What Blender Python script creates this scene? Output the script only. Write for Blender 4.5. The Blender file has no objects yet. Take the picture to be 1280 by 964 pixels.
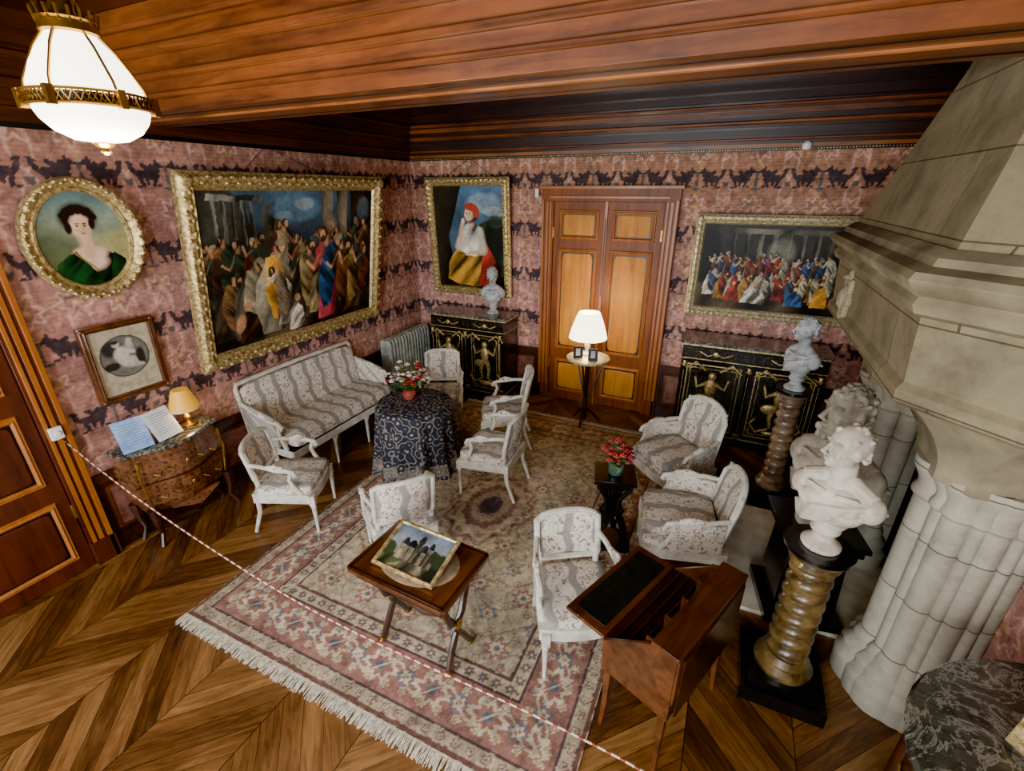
import bpy, math, random, numpy as np, bmesh
from mathutils import Vector, Matrix
random.seed(7)
XL,XR,YB,YN,ZC=-4.10,1.42,5.645,-2.2,3.55
S=bpy.context.scene
S.view_settings.view_transform='AgX'
try: S.view_settings.look='AgX - Punchy'
except Exception: pass
S.view_settings.exposure=0.55

def lin(h):
    h=h.lstrip('#'); o=[]
    for i in (0,2,4):
        c=int(h[i:i+2],16)/255; o.append(c/12.92 if c<=.04045 else ((c+.055)/1.055)**2.4)
    return tuple(o)
def l4(h): return lin(h)+(1,)

# ---------- materials ----------
class N:
    def __init__(s,name):
        s.m=bpy.data.materials.new(name); s.m.use_nodes=True
        s.t=s.m.node_tree; s.b=s.t.nodes['Principled BSDF']; s.out=s.t.nodes['Material Output']
        s.co=None
    def n(s,ty,**k):
        x=s.t.nodes.new(ty)
        for a,b in k.items(): setattr(x,a,b)
        return x
    def l(s,a,b): s.t.links.new(a,b)
    def put(s,sock,v):
        if isinstance(v,bpy.types.NodeSocket): s.l(v,sock)
        else: sock.default_value=v
    def ma(s,op,a,b=0.0,c=0.0):
        x=s.n('ShaderNodeMath',operation=op)
        s.put(x.inputs[0],a); s.put(x.inputs[1],b); s.put(x.inputs[2],c); return x.outputs[0]
    def xyz(s):
        tc=s.n('ShaderNodeTexCoord'); sp=s.n('ShaderNodeSeparateXYZ'); s.l(tc.outputs['Object'],sp.inputs[0]); s.co=tc.outputs['Object']
        return sp.outputs
    def comb(s,x,y,z):
        c=s.n('ShaderNodeCombineXYZ'); s.put(c.inputs[0],x); s.put(c.inputs[1],y); s.put(c.inputs[2],z); return c.outputs[0]
    def noise(s,vec,scale,detail=4,rough=.6,dist=0):
        x=s.n('ShaderNodeTexNoise'); s.l(vec,x.inputs['Vector']); x.inputs['Scale'].default_value=scale
        x.inputs['Detail'].default_value=detail; x.inputs['Roughness'].default_value=rough; x.inputs['Distortion'].default_value=dist
        return x.outputs[0]
    def ramp(s,f,stops,const=False):
        x=s.n('ShaderNodeValToRGB'); s.put(x.inputs[0],f); e=x.color_ramp.elements
        if const: x.color_ramp.interpolation='CONSTANT'
        while len(e)<len(stops): e.new(.5)
        for i,(p,c) in enumerate(stops): e[i].position=p; e[i].color=l4(c) if isinstance(c,str) else c
        return x.outputs[0]
    def mix(s,f,a,b,bt='MIX'):
        x=s.n('ShaderNodeMix',data_type='RGBA',blend_type=bt); s.put(x.inputs[0],f); s.put(x.inputs[6],a); s.put(x.inputs[7],b); return x.outputs[2]
    def bump(s,h,st=.3,d=.01):
        x=s.n('ShaderNodeBump'); x.inputs['Strength'].default_value=st; x.inputs['Distance'].default_value=d
        s.l(h,x.inputs['Height']); s.l(x.outputs[0],s.b.inputs['Normal'])
    def col(s,c): s.put(s.b.inputs['Base Color'],c)
    def set(s,rough=.5,metal=0,spec=None,coat=None):
        s.b.inputs['Roughness'].default_value=rough; s.b.inputs['Metallic'].default_value=metal
        if spec is not None: s.b.inputs['Specular IOR Level'].default_value=spec
        if coat is not None: s.b.inputs['Coat Weight'].default_value=coat; s.b.inputs['Coat Roughness'].default_value=.15
def M(name,c1,c2=None,rough=.5,metal=0,scale=8,stretch=(1,1,1),bump=0,bs=60,coat=None,spec=None,dist=0,lo=.35,hi=.65):
    m=N(name); m.set(rough,metal,spec,coat); m.xyz(); mp=m.n('ShaderNodeMapping'); mp.inputs['Scale'].default_value=stretch
    m.l(m.co,mp.inputs[0]); v=mp.outputs[0]
    if c2: m.col(m.ramp(m.noise(v,scale,5,.6,dist),[(lo,c1),(hi,c2)]))
    else: m.col(l4(c1))
    if bump: m.bump(m.noise(v,bs,3),bump,.004)
    return m.m
def wood(name,c1,c2,ax=0,rough=.35,coat=.2,sc=6,spec=None):
    m=N(name); m.set(rough,0,spec,coat); m.xyz(); mp=m.n('ShaderNodeMapping'); st=[7,7,7]; st[ax]=.7; mp.inputs['Scale'].default_value=st
    m.l(m.co,mp.inputs[0]); g=m.noise(mp.outputs[0],sc/3,5,.65,.6); big=m.noise(m.co,1.7,5,.7)
    c=m.ramp(m.ma('ADD',m.ma('MULTIPLY',g,.6),m.ma('MULTIPLY',big,.4)),[(.36,c1),(.64,c2)])
    m.col(c); m.bump(g,.08,.004); return m.m
def EM(name,c,st):
    m=N(name); m.col(l4(c)); m.b.inputs['Emission Color'].default_value=l4(c); m.b.inputs['Emission Strength'].default_value=st; return m.m
def attrmat(name,rough=.5,bump=.0,bs=200,coat=None,spec=None,nz=0,nzs=30):
    m=N(name); m.set(rough,0,spec,coat); a=m.n('ShaderNodeAttribute',attribute_name='Col'); m.xyz()
    c=a.outputs['Color']
    if nz: c=m.mix(nz,c,m.ramp(m.noise(m.co,nzs,4),[(.3,'#303030'),(.7,'#ffffff')]),'OVERLAY')
    m.col(c)
    if bump: m.bump(m.noise(m.co,bs,2),bump,.003)
    return m.m

gold=M('gilding','#80643a','#e4cd8c',rough=.4,metal=.55,scale=40,bump=.6,bs=75)
goldpale=M('pale_gilding','#a08a5a','#e0d6ae',rough=.42,metal=.4,scale=40,bump=.5,bs=80)
brass=M('brass','#8a6424','#c79a44',rough=.3,metal=.9,scale=10)
whitepaint=M('cream_paint','#b8b3a2','#e0dbcb',rough=.45,scale=14)
beamw=wood('beam_wood','#3c1a0a','#8a4a1a',0,.42,.25)
beamh=wood('beam_moulding_wood','#5c2c10','#a8642a',0,.4,.25)
beamd=wood('ceiling_wood','#180a05','#3c1b0d',0,.4,.3)
beamy=wood('ceiling_wood_side','#241008','#522a12',1,.4,.3)
doorw=wood('door_wood','#552709','#8a4813',2,.45,.0,spec=.3)
doorp=wood('door_panel_wood','#a0601a','#d4902e',2,.5,.0,spec=.25)
doord=wood('door_wood_dark','#32130a','#5c2810',2,.4,.2)
doordp=wood('door_moulding_wood','#82420f','#b0681f',2,.4,.1)
dado=wood('wainscot_wood','#22100a','#4a2414',1,.4,.2)
dadop=M('wainscot_panel','#5e3428','#8a5c50',scale=14,rough=.45)
mahog=wood('mahogany','#321808','#6e3d1c',1,.3,.4)
walnut=wood('walnut','#1c0d07','#462412',0,.3,.4)
ebony=M('ebonised_wood','#060606','#131110',rough=.22,scale=10,coat=.4)
inlay=M('boulle_inlay','#0c0b09','#4a3c1a',rough=.25,scale=60,coat=.4,lo=.52,hi=.62)
black=M('black_metal','#101010',None,rough=.4)
leather=M('black_leather','#0b0e0b','#1b2019',rough=.38,scale=20,bump=.2,bs=200)
marbleW=M('white_marble','#aa9f8a','#dcd4c2',rough=.45,scale=7)
marbleS=M('shaded_marble','#7c7462','#b4ab96',rough=.5,scale=7)  # marble darkened: the shade on the back bust is put into its colour
marbleG=M('greyish_plaster','#858685','#bcbfbc',rough=.5,scale=9)
def veined(name):
    m=N(name); m.set(.14,coat=.5); m.xyz()
    base=m.ramp(m.noise(m.co,7,6,.7,2),[(.35,'#1e211b'),(.65,'#4c5044')])
    v=m.ma('ABSOLUTE',m.ma('SUBTRACT',m.noise(m.co,4,6,.7,2.5),.5)); vv=m.ramp(v,[(.0,'#ffffff'),(.035,'#000000')])
    m.col(m.mix(m.ma('MULTIPLY',vv,.7),base,l4('#a8a898'))); return m.m
marbleD=veined('dark_marble_top')
hearthm=M('hearth_stone','#b9ad90','#e6dec8',rough=.4,scale=5)
fireback=M('dark_fireback','#0a0908','#241d18',rough=.9,scale=8)  # near-black mottled panel across the back of the fireplace opening
colA=M('turned_oak','#2c1c10','#7c6236',rough=.3,scale=9,coat=.4)
colB=M('turned_stone','#4e3c2e','#94795e',rough=.35,scale=9,coat=.3)
radm=M('cast_iron_radiator','#868980','#bcc0b4',rough=.35,metal=.1,scale=10)
plasticW=M('white_plastic','#e6e6e2',None,rough=.4)
greenl=M('leaf','#1c3a16','#456b2a',rough=.5,scale=30)
redf=M('red_petal','#8e0f1c','#d02a34',rough=.5,scale=20)
whitef=M('white_petal','#c9b9a8','#f2ece0',rough=.6,scale=20)
fringe_m=M('cotton_fringe','#a89c84','#e2d9c4',rough=.9,scale=40)

def stone(name,c1,c2,ax,bw=.72,rh=.31):
    m=N(name); m.set(.75); o=m.xyz()
    v=m.comb(o[ax],o[2],0.0); br=m.n('ShaderNodeTexBrick'); m.l(v,br.inputs[0])
    br.inputs['Scale'].default_value=1; br.inputs['Brick Width'].default_value=bw; br.inputs['Row Height'].default_value=rh
    br.inputs['Mortar Size'].default_value=.004; br.inputs['Mortar Smooth'].default_value=.3
    br.inputs['Color1'].default_value=(1,1,1,1); br.inputs['Color2'].default_value=(.84,.82,.8,1); br.inputs['Mortar'].default_value=(.3,.25,.2,1)
    base=m.ramp(m.noise(m.co,1.6,7,.7),[(.3,c1),(.5,c2),(.72,c1)])
    m.col(m.mix(1.0,base,br.outputs[0],'MULTIPLY')); m.bump(m.noise(m.co,25,5),.3,.01); return m.m
stoneA=stone('limestone','#5a503c','#8e8262',1)
stoneP=M('limestone_plain','#645a44','#9a8d6e',rough=.7,scale=3,bump=.2,bs=25)
stoneL=stone('limestone_pale','#7c7562','#b2aa94',1,3.0,.36)

def fabric(name,per=.15,ax=1):
    m=N(name); m.set(.85); o=m.xyz()
    w=m.ma('MULTIPLY',m.ma('SINE',m.ma('MULTIPLY',m.ma('ADD',o[2],o[1-ax]),34.0)),.012)
    t=m.ma('FRACT',m.ma('DIVIDE',m.ma('ADD',m.ma('ADD',o[ax],w),5.03),per))
    q=m.ma('ABSOLUTE',m.ma('SUBTRACT',t,.5))
    band=m.ramp(q,[(.12,'#ffffff'),(.17,'#000000')])
    c=m.mix(m.ma('MULTIPLY',band,.85),l4('#dcd4c3'),l4('#88837f'))
    fl=m.ramp(m.noise(m.co,30,3,.7,1.5),[(.53,'#000000'),(.58,'#ffffff')])
    flc=m.ramp(m.noise(m.co,14,2),[(.4,'#6e3e34'),(.5,'#8f5f48'),(.6,'#5f5a6c')])
    c=m.mix(m.ma('MULTIPLY',fl,m.ma('SUBTRACT',.85,m.ma('MULTIPLY',band,.55))),c,flc)
    m.col(c); m.bump(m.noise(m.co,300,2),.2,.002); return m.m
toile=fabric('toile_fabric',.19)

def floormat():
    m=N('chevron_parquet'); o=m.xyz(); W=.52
    bx=m.ma('DIVIDE',m.ma('ADD',o[0],20.1),W); i=m.ma('FLOOR',bx); fx=m.ma('FRACT',bx)
    sg=m.ma('SUBTRACT',m.ma('MULTIPLY',m.ma('MODULO',i,2.0),2.0),1.0)
    sh=m.ma('MULTIPLY',m.ma('MULTIPLY',sg,m.ma('SUBTRACT',fx,.5)),W*1.05)
    t=m.ma('DIVIDE',m.ma('ADD',m.ma('ADD',o[1],sh),20.0),.155); pid=m.ma('FLOOR',t); ft=m.ma('FRACT',t)
    wn=m.n('ShaderNodeTexWhiteNoise',noise_dimensions='2D'); m.l(m.comb(i,pid,0.0),wn.inputs['Vector'])
    al=m.ma('SUBTRACT',o[0],m.ma('MULTIPLY',sg,o[1]))
    ac=m.ma('ADD',o[0],m.ma('MULTIPLY',sg,o[1]))
    g=m.noise(m.comb(m.ma('MULTIPLY',al,1.3),m.ma('MULTIPLY',ac,12.0),m.ma('MULTIPLY',wn.outputs[0],30.0)),1.6,6,.7,1.0)
    wear=m.noise(m.co,1.3,5,.7)
    f=m.ma('ADD',m.ma('ADD',m.ma('MULTIPLY',wn.outputs[0],.24),m.ma('MULTIPLY',g,.55)),m.ma('MULTIPLY',wear,.28))
    c=m.ramp(f,[(.3,'#241408'),(.45,'#4c2e15'),(.58,'#734a24'),(.8,'#a87c46')])
    gap=m.ma('MAXIMUM',m.ma('LESS_THAN',ft,.03),m.ma('LESS_THAN',fx,.012))
    c=m.mix(m.ma('MULTIPLY',gap,.85),c,l4('#160a04'))
    m.col(c); m.put(m.b.inputs['Roughness'],m.ma('ADD',m.ma('MULTIPLY',wear,.4),.17)); m.b.inputs['Coat Weight'].default_value=.2
    m.b.inputs['Coat Roughness'].default_value=.22; m.bump(g,.12,.004)
    return m.m

# ---------- mesh builder ----------
class B:
    def __init__(s): s.v=[];s.f=[];s.mi=[];s.mats=[];s.T=Matrix.Identity(4)
    def mat(s,m):
        if m not in s.mats: s.mats.append(m)
        return s.mats.index(m)
    def add(s,vs,fs,m):
        o=len(s.v); k=s.mat(m); T=s.T
        for p in vs: s.v.append(tuple(T@Vector(p)))
        for f in fs: s.f.append(tuple(i+o for i in f)); s.mi.append(k)
    def box(s,c,d,m,tap=1.0,tapy=None):
        x,y,z=c;a,b,h=d[0]/2,d[1]/2,d[2]/2; ty=tap if tapy is None else tapy
        vs=[(x+i*a*(tap if k>0 else 1),y+j*b*(ty if k>0 else 1),z+k*h) for k in(-1,1) for i,j in((-1,-1),(1,-1),(1,1),(-1,1))]
        s.add(vs,[(0,3,2,1),(4,5,6,7),(0,1,5,4),(1,2,6,5),(2,3,7,6),(3,0,4,7)],m)
    def bx(s,x0,x1,y0,y1,z0,z1,m): s.box(((x0+x1)/2,(y0+y1)/2,(z0+z1)/2),(abs(x1-x0),abs(y1-y0),abs(z1-z0)),m)
    def lathe(s,pr,m,c=(0,0,0),n=20,sx=1,sy=1,fn=None):
        vs=[];fs=[];k=len(pr)
        for r,z in pr:
            for j in range(n):
                a=2*math.pi*j/n; rr=r+(fn(a,z,r) if fn else 0); vs.append((c[0]+rr*sx*math.cos(a),c[1]+rr*sy*math.sin(a),c[2]+z))
        for i in range(k-1):
            for j in range(n): fs.append((i*n+j,i*n+(j+1)%n,(i+1)*n+(j+1)%n,(i+1)*n+j))
        fs.append(tuple(range(n))[::-1]); fs.append(tuple((k-1)*n+j for j in range(n)))
        s.add(vs,fs,m)
    def tube(s,pts,r,m,n=8,closed=False,fl=1.0):
        P=[Vector(p) for p in pts]; k=len(P)
        rs=[r]*k if not hasattr(r,'__len__') else [r[0]+(r[1]-r[0])*i/(k-1) for i in range(k)] if len(r)==2 and k!=2 else list(r)
        T=[]
        for i in range(k):
            a=P[(i-1)%k] if (closed or i>0) else P[i]; b=P[(i+1)%k] if (closed or i<k-1) else P[i]
            d=(b-a); T.append(d.normalized() if d.length>1e-9 else Vector((0,0,1)))
        up=Vector((0,0,1)) if abs(T[0].z)<.9 else Vector((1,0,0))
        u=T[0].cross(up).normalized(); vs=[];fs=[]
        for i in range(k):
            u=(u-T[i]*u.dot(T[i])); u=u.normalized() if u.length>1e-6 else T[i].orthogonal().normalized()
            w=T[i].cross(u)
            for j in range(n):
                a=2*math.pi*(j+.5)/n; vs.append(tuple(P[i]+u*(math.cos(a)*rs[i]*fl)+w*(math.sin(a)*rs[i])))
        for i in range(k if closed else k-1):
            i2=(i+1)%k
            for j in range(n): fs.append((i*n+j,i*n+(j+1)%n,i2*n+(j+1)%n,i2*n+j))
        if not closed: fs.append(tuple(range(n))[::-1]); fs.append(tuple((k-1)*n+j for j in range(n)))
        s.add(vs,fs,m)
    def sq(s,c,r,m,e1=1.0,e2=1.0,nu=16,nv=10):
        sp=lambda a,e: math.copysign(abs(a)**e,a); vs=[];fs=[]
        for i in range(1,nv):
            p=-math.pi/2+math.pi*i/nv
            for j in range(nu):
                t=2*math.pi*j/nu
                vs.append((c[0]+r[0]*sp(math.cos(p),e1)*sp(math.cos(t),e2),c[1]+r[1]*sp(math.cos(p),e1)*sp(math.sin(t),e2),c[2]+r[2]*sp(math.sin(p),e1)))
        b=len(vs); vs+=[(c[0],c[1],c[2]-r[2]),(c[0],c[1],c[2]+r[2])]
        for i in range(nv-2):
            for j in range(nu): fs.append((i*nu+j,i*nu+(j+1)%nu,(i+1)*nu+(j+1)%nu,(i+1)*nu+j))
        for j in range(nu): fs.append((b,(j+1)%nu,j)); fs.append((b+1,(nv-2)*nu+j,(nv-2)*nu+(j+1)%nu))
        s.add(vs,fs,m)
    def prism(s,poly,z0,z1,m):
        n=len(poly); vs=[(x,y,z0) for x,y in poly]+[(x,y,z1) for x,y in poly]
        s.add(vs,[tuple(range(n))[::-1],tuple(range(n,2*n))]+[(i,(i+1)%n,n+(i+1)%n,n+i) for i in range(n)],m)
    def loft(s,rings,m,caps=True):
        n=len(rings[0]); vs=[p for r in rings for p in r]; fs=[]
        for i in range(len(rings)-1):
            for j in range(n): fs.append((i*n+j,i*n+(j+1)%n,(i+1)*n+(j+1)%n,(i+1)*n+j))
        if caps: fs.append(tuple(range(n))[::-1]); fs.append(tuple((len(rings)-1)*n+j for j in range(n)))
        s.add(vs,fs,m)
    def frame(s,w,h,prof,m,carve=0,fr=20):
        seg=max(4,int(fr*4)); path=[]
        for side in range(4):
            L=(w if side%2==0 else h); ns=max(2,int(seg*L/max(w,h))) if carve else 1
            for i in range(ns): path.append((side,-1+2*i/ns,L))
        vs=[];fs=[];k=len(prof); n=len(path)
        for side,t,L in path:
            for o,d in prof:
                a=w/2+o;b=h/2+o
                x,z=[(t*a,-b),(a,t*b),(-t*a,b),(-a,-t*b)][side]
                dd=d+(carve*math.sin(t*L*fr*2.2+o*60)*math.sin(min(1,o/prof[-1][0])*math.pi) if carve and 0<o<prof[-1][0] else 0)
                vs.append((x,-dd,z))
        for i in range(n):
            i2=(i+1)%n
            for j in range(k-1): fs.append((i*k+j,i2*k+j,i2*k+j+1,i*k+j+1))
        s.add(vs,fs,m)
    def obj(s,name,loc=(0,0,0),rz=0,parent=None,smooth=40,bev=0,rot=None):
        me=bpy.data.meshes.new(name); me.from_pydata(s.v,[],s.f)
        for m in s.mats: me.materials.append(m)
        me.polygons.foreach_set('material_index',s.mi)
        bm=bmesh.new(); bm.from_mesh(me); bmesh.ops.recalc_face_normals(bm,faces=bm.faces); bm.to_mesh(me); bm.free()
        me.polygons.foreach_set('use_smooth',[True]*len(me.polygons)); me.set_sharp_from_angle(angle=math.radians(smooth)); me.update()
        o=bpy.data.objects.new(name,me); S.collection.objects.link(o)
        o.location=loc; o.rotation_euler=rot if rot else (0,0,rz)
        if parent: o.parent=parent
        if bev:
            b=o.modifiers.new('bevel','BEVEL'); b.width=bev; b.segments=2; b.limit_method='ANGLE'; b.angle_limit=math.radians(50)
        return o

# ---------- raster painting onto vertex colours ----------
def vnoise(X,Y,s,seed=0,oct=4):
    r=np.random.default_rng(seed); out=np.zeros(X.shape); amp=1;tot=0
    for o in range(oct):
        g=r.random((64,64)); x=X*s*(2**o)+o*7.3+50; y=Y*s*(2**o)+o*3.1+50
        xi=np.floor(x).astype(int); yi=np.floor(y).astype(int); fx=x-xi; fy=y-yi; fx=fx*fx*(3-2*fx); fy=fy*fy*(3-2*fy)
        a=g[yi%64,xi%64];b=g[yi%64,(xi+1)%64];c=g[(yi+1)%64,xi%64];d=g[(yi+1)%64,(xi+1)%64]
        out+=amp*((a*(1-fx)+b*fx)*(1-fy)+(c*(1-fx)+d*fx)*fy); tot+=amp; amp*=.55
    return out/tot
def A(h): return np.array(lin(h))
class Cv:
    def __init__(s,w,h,res,col,warp=0,ws=14):
        s.w,s.h=w,h; s.nx=int(w/res)+1; s.ny=int(h/res)+1
        s.X0,s.Y0=np.meshgrid(np.linspace(0,w,s.nx),np.linspace(0,h,s.ny))
        s.X,s.Y=s.X0.copy(),s.Y0.copy()
        if warp:
            s.X+=(vnoise(s.X0,s.Y0,ws,21,3)-.5)*warp*2; s.Y+=(vnoise(s.X0,s.Y0,ws,22,3)-.5)*warp*2
        s.P=np.tile(A(col),(s.ny,s.nx,1)).astype(float)
    def blend(s,m,col): c=A(col) if isinstance(col,str) else col; s.P+= (c-s.P)*m[...,None]
    def ell(s,cx,cy,rx,ry,col,ang=0,soft=.35,al=1):
        c,q=math.cos(ang),math.sin(ang); dx=s.X-cx; dy=s.Y-cy
        d=np.sqrt(((dx*c+dy*q)/rx)**2+((-dx*q+dy*c)/ry)**2); s.blend(np.clip((1-d)/soft+.5*(soft>0),0,1)*al,col)
    def mask(s,pts):
        ins=np.zeros(s.X.shape,bool); n=len(pts)
        for i in range(n):
            x1,y1=pts[i];x2,y2=pts[(i+1)%n]
            if y1==y2: continue
            cond=((s.Y>=min(y1,y2))&(s.Y<max(y1,y2))); xx=x1+(s.Y-y1)*(x2-x1)/(y2-y1); ins^=cond&(s.X<xx)
        return ins
    def poly(s,pts,col,al=1): s.blend(s.mask(pts)*al,col)
    def robe(s,pts,col,fw=.05,ang=.2,seed=1,lx=-1):
        m=s.mask(pts); cx=sum(p[0] for p in pts)/len(pts); w=max(p[0] for p in pts)-min(p[0] for p in pts)+1e-6
        n=vnoise(s.X*(1/fw)*.5+s.Y*ang/fw,s.Y*.12/fw,1.0,seed,3)
        sh=np.clip(.75+ (n-.5)*3.0 + lx*(s.X-cx)/w*.9,.10,2.2)
        c=A(col)[None,None,:]*sh[...,None]; s.P=np.where(m[...,None],c,s.P)
    def line(s,p,q,w,col,al=1):
        px,py=p;dx,dy=q[0]-px,q[1]-py; L=dx*dx+dy*dy+1e-9
        t=np.clip(((s.X-px)*dx+(s.Y-py)*dy)/L,0,1); d=np.hypot(s.X-px-t*dx,s.Y-py-t*dy); s.blend(np.clip(1.5-d/w,0,1)*al,col)
    def grad(s,c1,c2,axis='y',al=1):
        t=(s.Y/s.h if axis=='y' else s.X/s.w)[...,None]; c=A(c1)*(1-t)+A(c2)*t; s.P+=(c-s.P)*al
    def noise(s,amt=.3,sc=8,seed=1):
        n=vnoise(s.X,s.Y,sc,seed); s.P*= (1+amt*(n-.5)*2)[...,None]
    def fig(s,x,y,h,r1,r2,skin='#a87c5c',hair='#22150e',face=1,seed=1,bow=0):
        # bow: forward lean of the upper body ; turban/hood/bald variants chosen by seed
        w=h*.15; L=h*(.05+bow)*face; hd=y-h*(.905-bow*.5)
        s.ell(x+L*.5,y-h*.45,w*1.7,h*.5,'#0c0906',al=.45,soft=.6)
        s.robe([(x-w*1.35,y),(x-w*1.25,y-h*.3),(x-w*1.0,y-h*.55),(x-w*1.0+L,y-h*.74),(x-w*.35+L,y-h*.83),(x+w*.45+L,y-h*.83),(x+w*1.05+L,y-h*.73),(x+w*1.0,y-h*.5),(x+w*1.25,y-h*.25),(x+w*1.4,y)],r1,h*.05,.2,seed)
        s.robe([(x-w*.95*face+L,y-h*.79),(x+w*.2*face+L,y-h*.81),(x+w*.8*face+L*.5,y-h*.58),(x+w*1.25*face,y-h*.3),(x+w*.9*face,y-h*.1),(x+w*.1*face,y-h*.15),(x-w*.35*face,y-h*.42)],r2,h*.04,-.4,seed+5)
        ex,ey=x+w*1.15*face+L,y-h*(.56 if seed%3 else .66); hx_,hy=x+w*(1.7 if seed%3 else 1.5)*face+L,y-h*(.64 if seed%3 else .8)
        s.line((x+w*.3*face+L,y-h*.74),(ex,ey),h*.030,r1); s.line((x+w*.3*face+L-.01,y-h*.745),(ex,ey-.008),h*.010,'#b09a78',.35); s.line((ex,ey),(hx_,hy),h*.017,skin); s.ell(hx_,hy,h*.02,h*.018,skin)
        s.line((x+L,y-h*.86),(x+L,y-h*.79),h*.028,skin,.9)
        hx=x+L*1.4; s.ell(hx,hd,h*.054,h*.064,hair)
        s.ell(hx+h*.017*face,hd+h*.010,h*.036,h*.050,skin); s.ell(hx+h*.030*face,hd+h*.004,h*.016,h*.030,'#dcb28e',al=.7)
        s.line((hx+h*.012*face,hd),(hx+h*.04*face,hd),h*.004,'#3a2416',.8); s.line((hx+h*.028*face,hd+h*.032),(hx+h*.044*face,hd+h*.032),h*.004,'#6a2c20',.7)
        k=seed%4
        if k==1: s.ell(hx+h*.015*face,hd+h*.05,h*.034,h*.034,hair,al=.9)
        if k==2: s.ell(hx-h*.006*face,hd-h*.035,h*.055,h*.034,'#8f8468',ang=.2*face)
        if k==3: s.robe([(hx-h*.06,hd+h*.08),(hx-h*.055,hd-h*.04),(hx,hd-h*.075),(hx+h*.03*face,hd-h*.06),(hx-h*.01*face,hd+h*.03),(hx,hd+h*.09)],r2,h*.03,.1,seed)
def canvas(name,cv,mat,parent=None,loc=(0,0,0),rot=(0,0,0)):
    ny,nx=cv.ny,cv.nx
    V=np.zeros((ny,nx,3)); V[...,0]=cv.X0-cv.w/2; V[...,2]=cv.h/2-cv.Y0
    idx=np.arange(ny*nx).reshape(ny,nx); F=np.stack([idx[1:,:-1],idx[1:,1:],idx[:-1,1:],idx[:-1,:-1]],-1).reshape(-1,4)
    me=bpy.data.meshes.new(name); me.vertices.add(ny*nx); me.vertices.foreach_set('co',V.ravel())
    me.loops.add(F.size); me.loops.foreach_set('vertex_index',F.ravel().astype(np.int32)); me.polygons.add(len(F))
    me.polygons.foreach_set('loop_start',np.arange(0,F.size,4,dtype=np.int32)); me.update(calc_edges=True); me.validate()
    c=me.color_attributes.new('Col','FLOAT_COLOR','POINT'); C=np.ones((ny*nx,4)); C[:,:3]=np.clip(cv.P.reshape(-1,3),0,1); c.data.foreach_set('color',C.ravel())
    me.materials.append(mat); o=bpy.data.objects.new(name,me); S.collection.objects.link(o); o.location=loc; o.rotation_euler=rot
    if parent: o.parent=parent
    return o
paintm=attrmat('oil_paint',rough=.5,bump=.12,bs=120,nz=.12,nzs=25,spec=.25)
wallm=attrmat('woven_wallpaper',rough=.8,bump=.15,bs=90,nz=.3,nzs=18,spec=.25)
rugm=attrmat('wool_pile',rough=.95,bump=.3,bs=300,nz=.25,nzs=60,spec=.1)

# ---------- room ----------
b=B(); b.bx(XL-.2,XR+.2,YN-.2,YB+.2,-.12,0,floormat()); b.obj('floor')
b=B(); b.bx(XL-.2,XR+.2,YN-.2,YB+.2,ZC,ZC+.1,beamd); b.obj('ceiling')
plain=M('plaster_wall','#8c6258','#a47a6c',rough=.8,scale=6)
bl=B(); bl.bx(XL-.2,XL,YN,YB+.2,0,ZC,plain); wl=bl.obj('wall_left')
bb=B(); bb.bx(XL,XR,YB,YB+.2,0,ZC,plain); wb=bb.obj('wall_back')
br_=B(); br_.bx(XR,XR+.2,YN,YB+.2,0,ZC,plain); br_.obj('wall_right')
def nearwall():
    b=B(); ws=[(-3.5,-2.0),(-1.2,.4)]; z0,z1=.5,2.9; y0,y1=YN-.2,YN
    xs=[XL]+[v for w in ws for v in w]+[XR]
    for i in range(0,len(xs),2): b.bx(xs[i],xs[i+1],y0,y1,0,ZC,plain)
    for a,c in ws: b.bx(a,c,y0,y1,0,z0,plain); b.bx(a,c,y0,y1,z1,ZC,plain)
    b.obj('wall_near')
    for i,(a,c) in enumerate(ws):
        q=B()
        for x in (a+.03,(a+c)/2,c-.03): q.box((x,y1-.1,(z0+z1)/2),(.06,.06,z1-z0),whitepaint)
        for k in range(5): q.box(((a+c)/2,y1-.1,z0+.03+(z1-z0-.06)*k/4),(c-a,.05,.05),whitepaint)
        q.obj('window_%d'%(i+1))
        L=bpy.data.lights.new('window_daylight','AREA'); L.shape='RECTANGLE'; L.size=c-a; L.size_y=z1-z0; L.energy=(200,260)[i]; L.color=(.86,.93,1.0)
        o=bpy.data.objects.new('window_daylight',L); S.collection.objects.link(o); o.location=((a+c)/2,y1-.03,(z0+z1)/2); o.rotation_euler=(math.radians(90),0,0)
nearwall()

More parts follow.
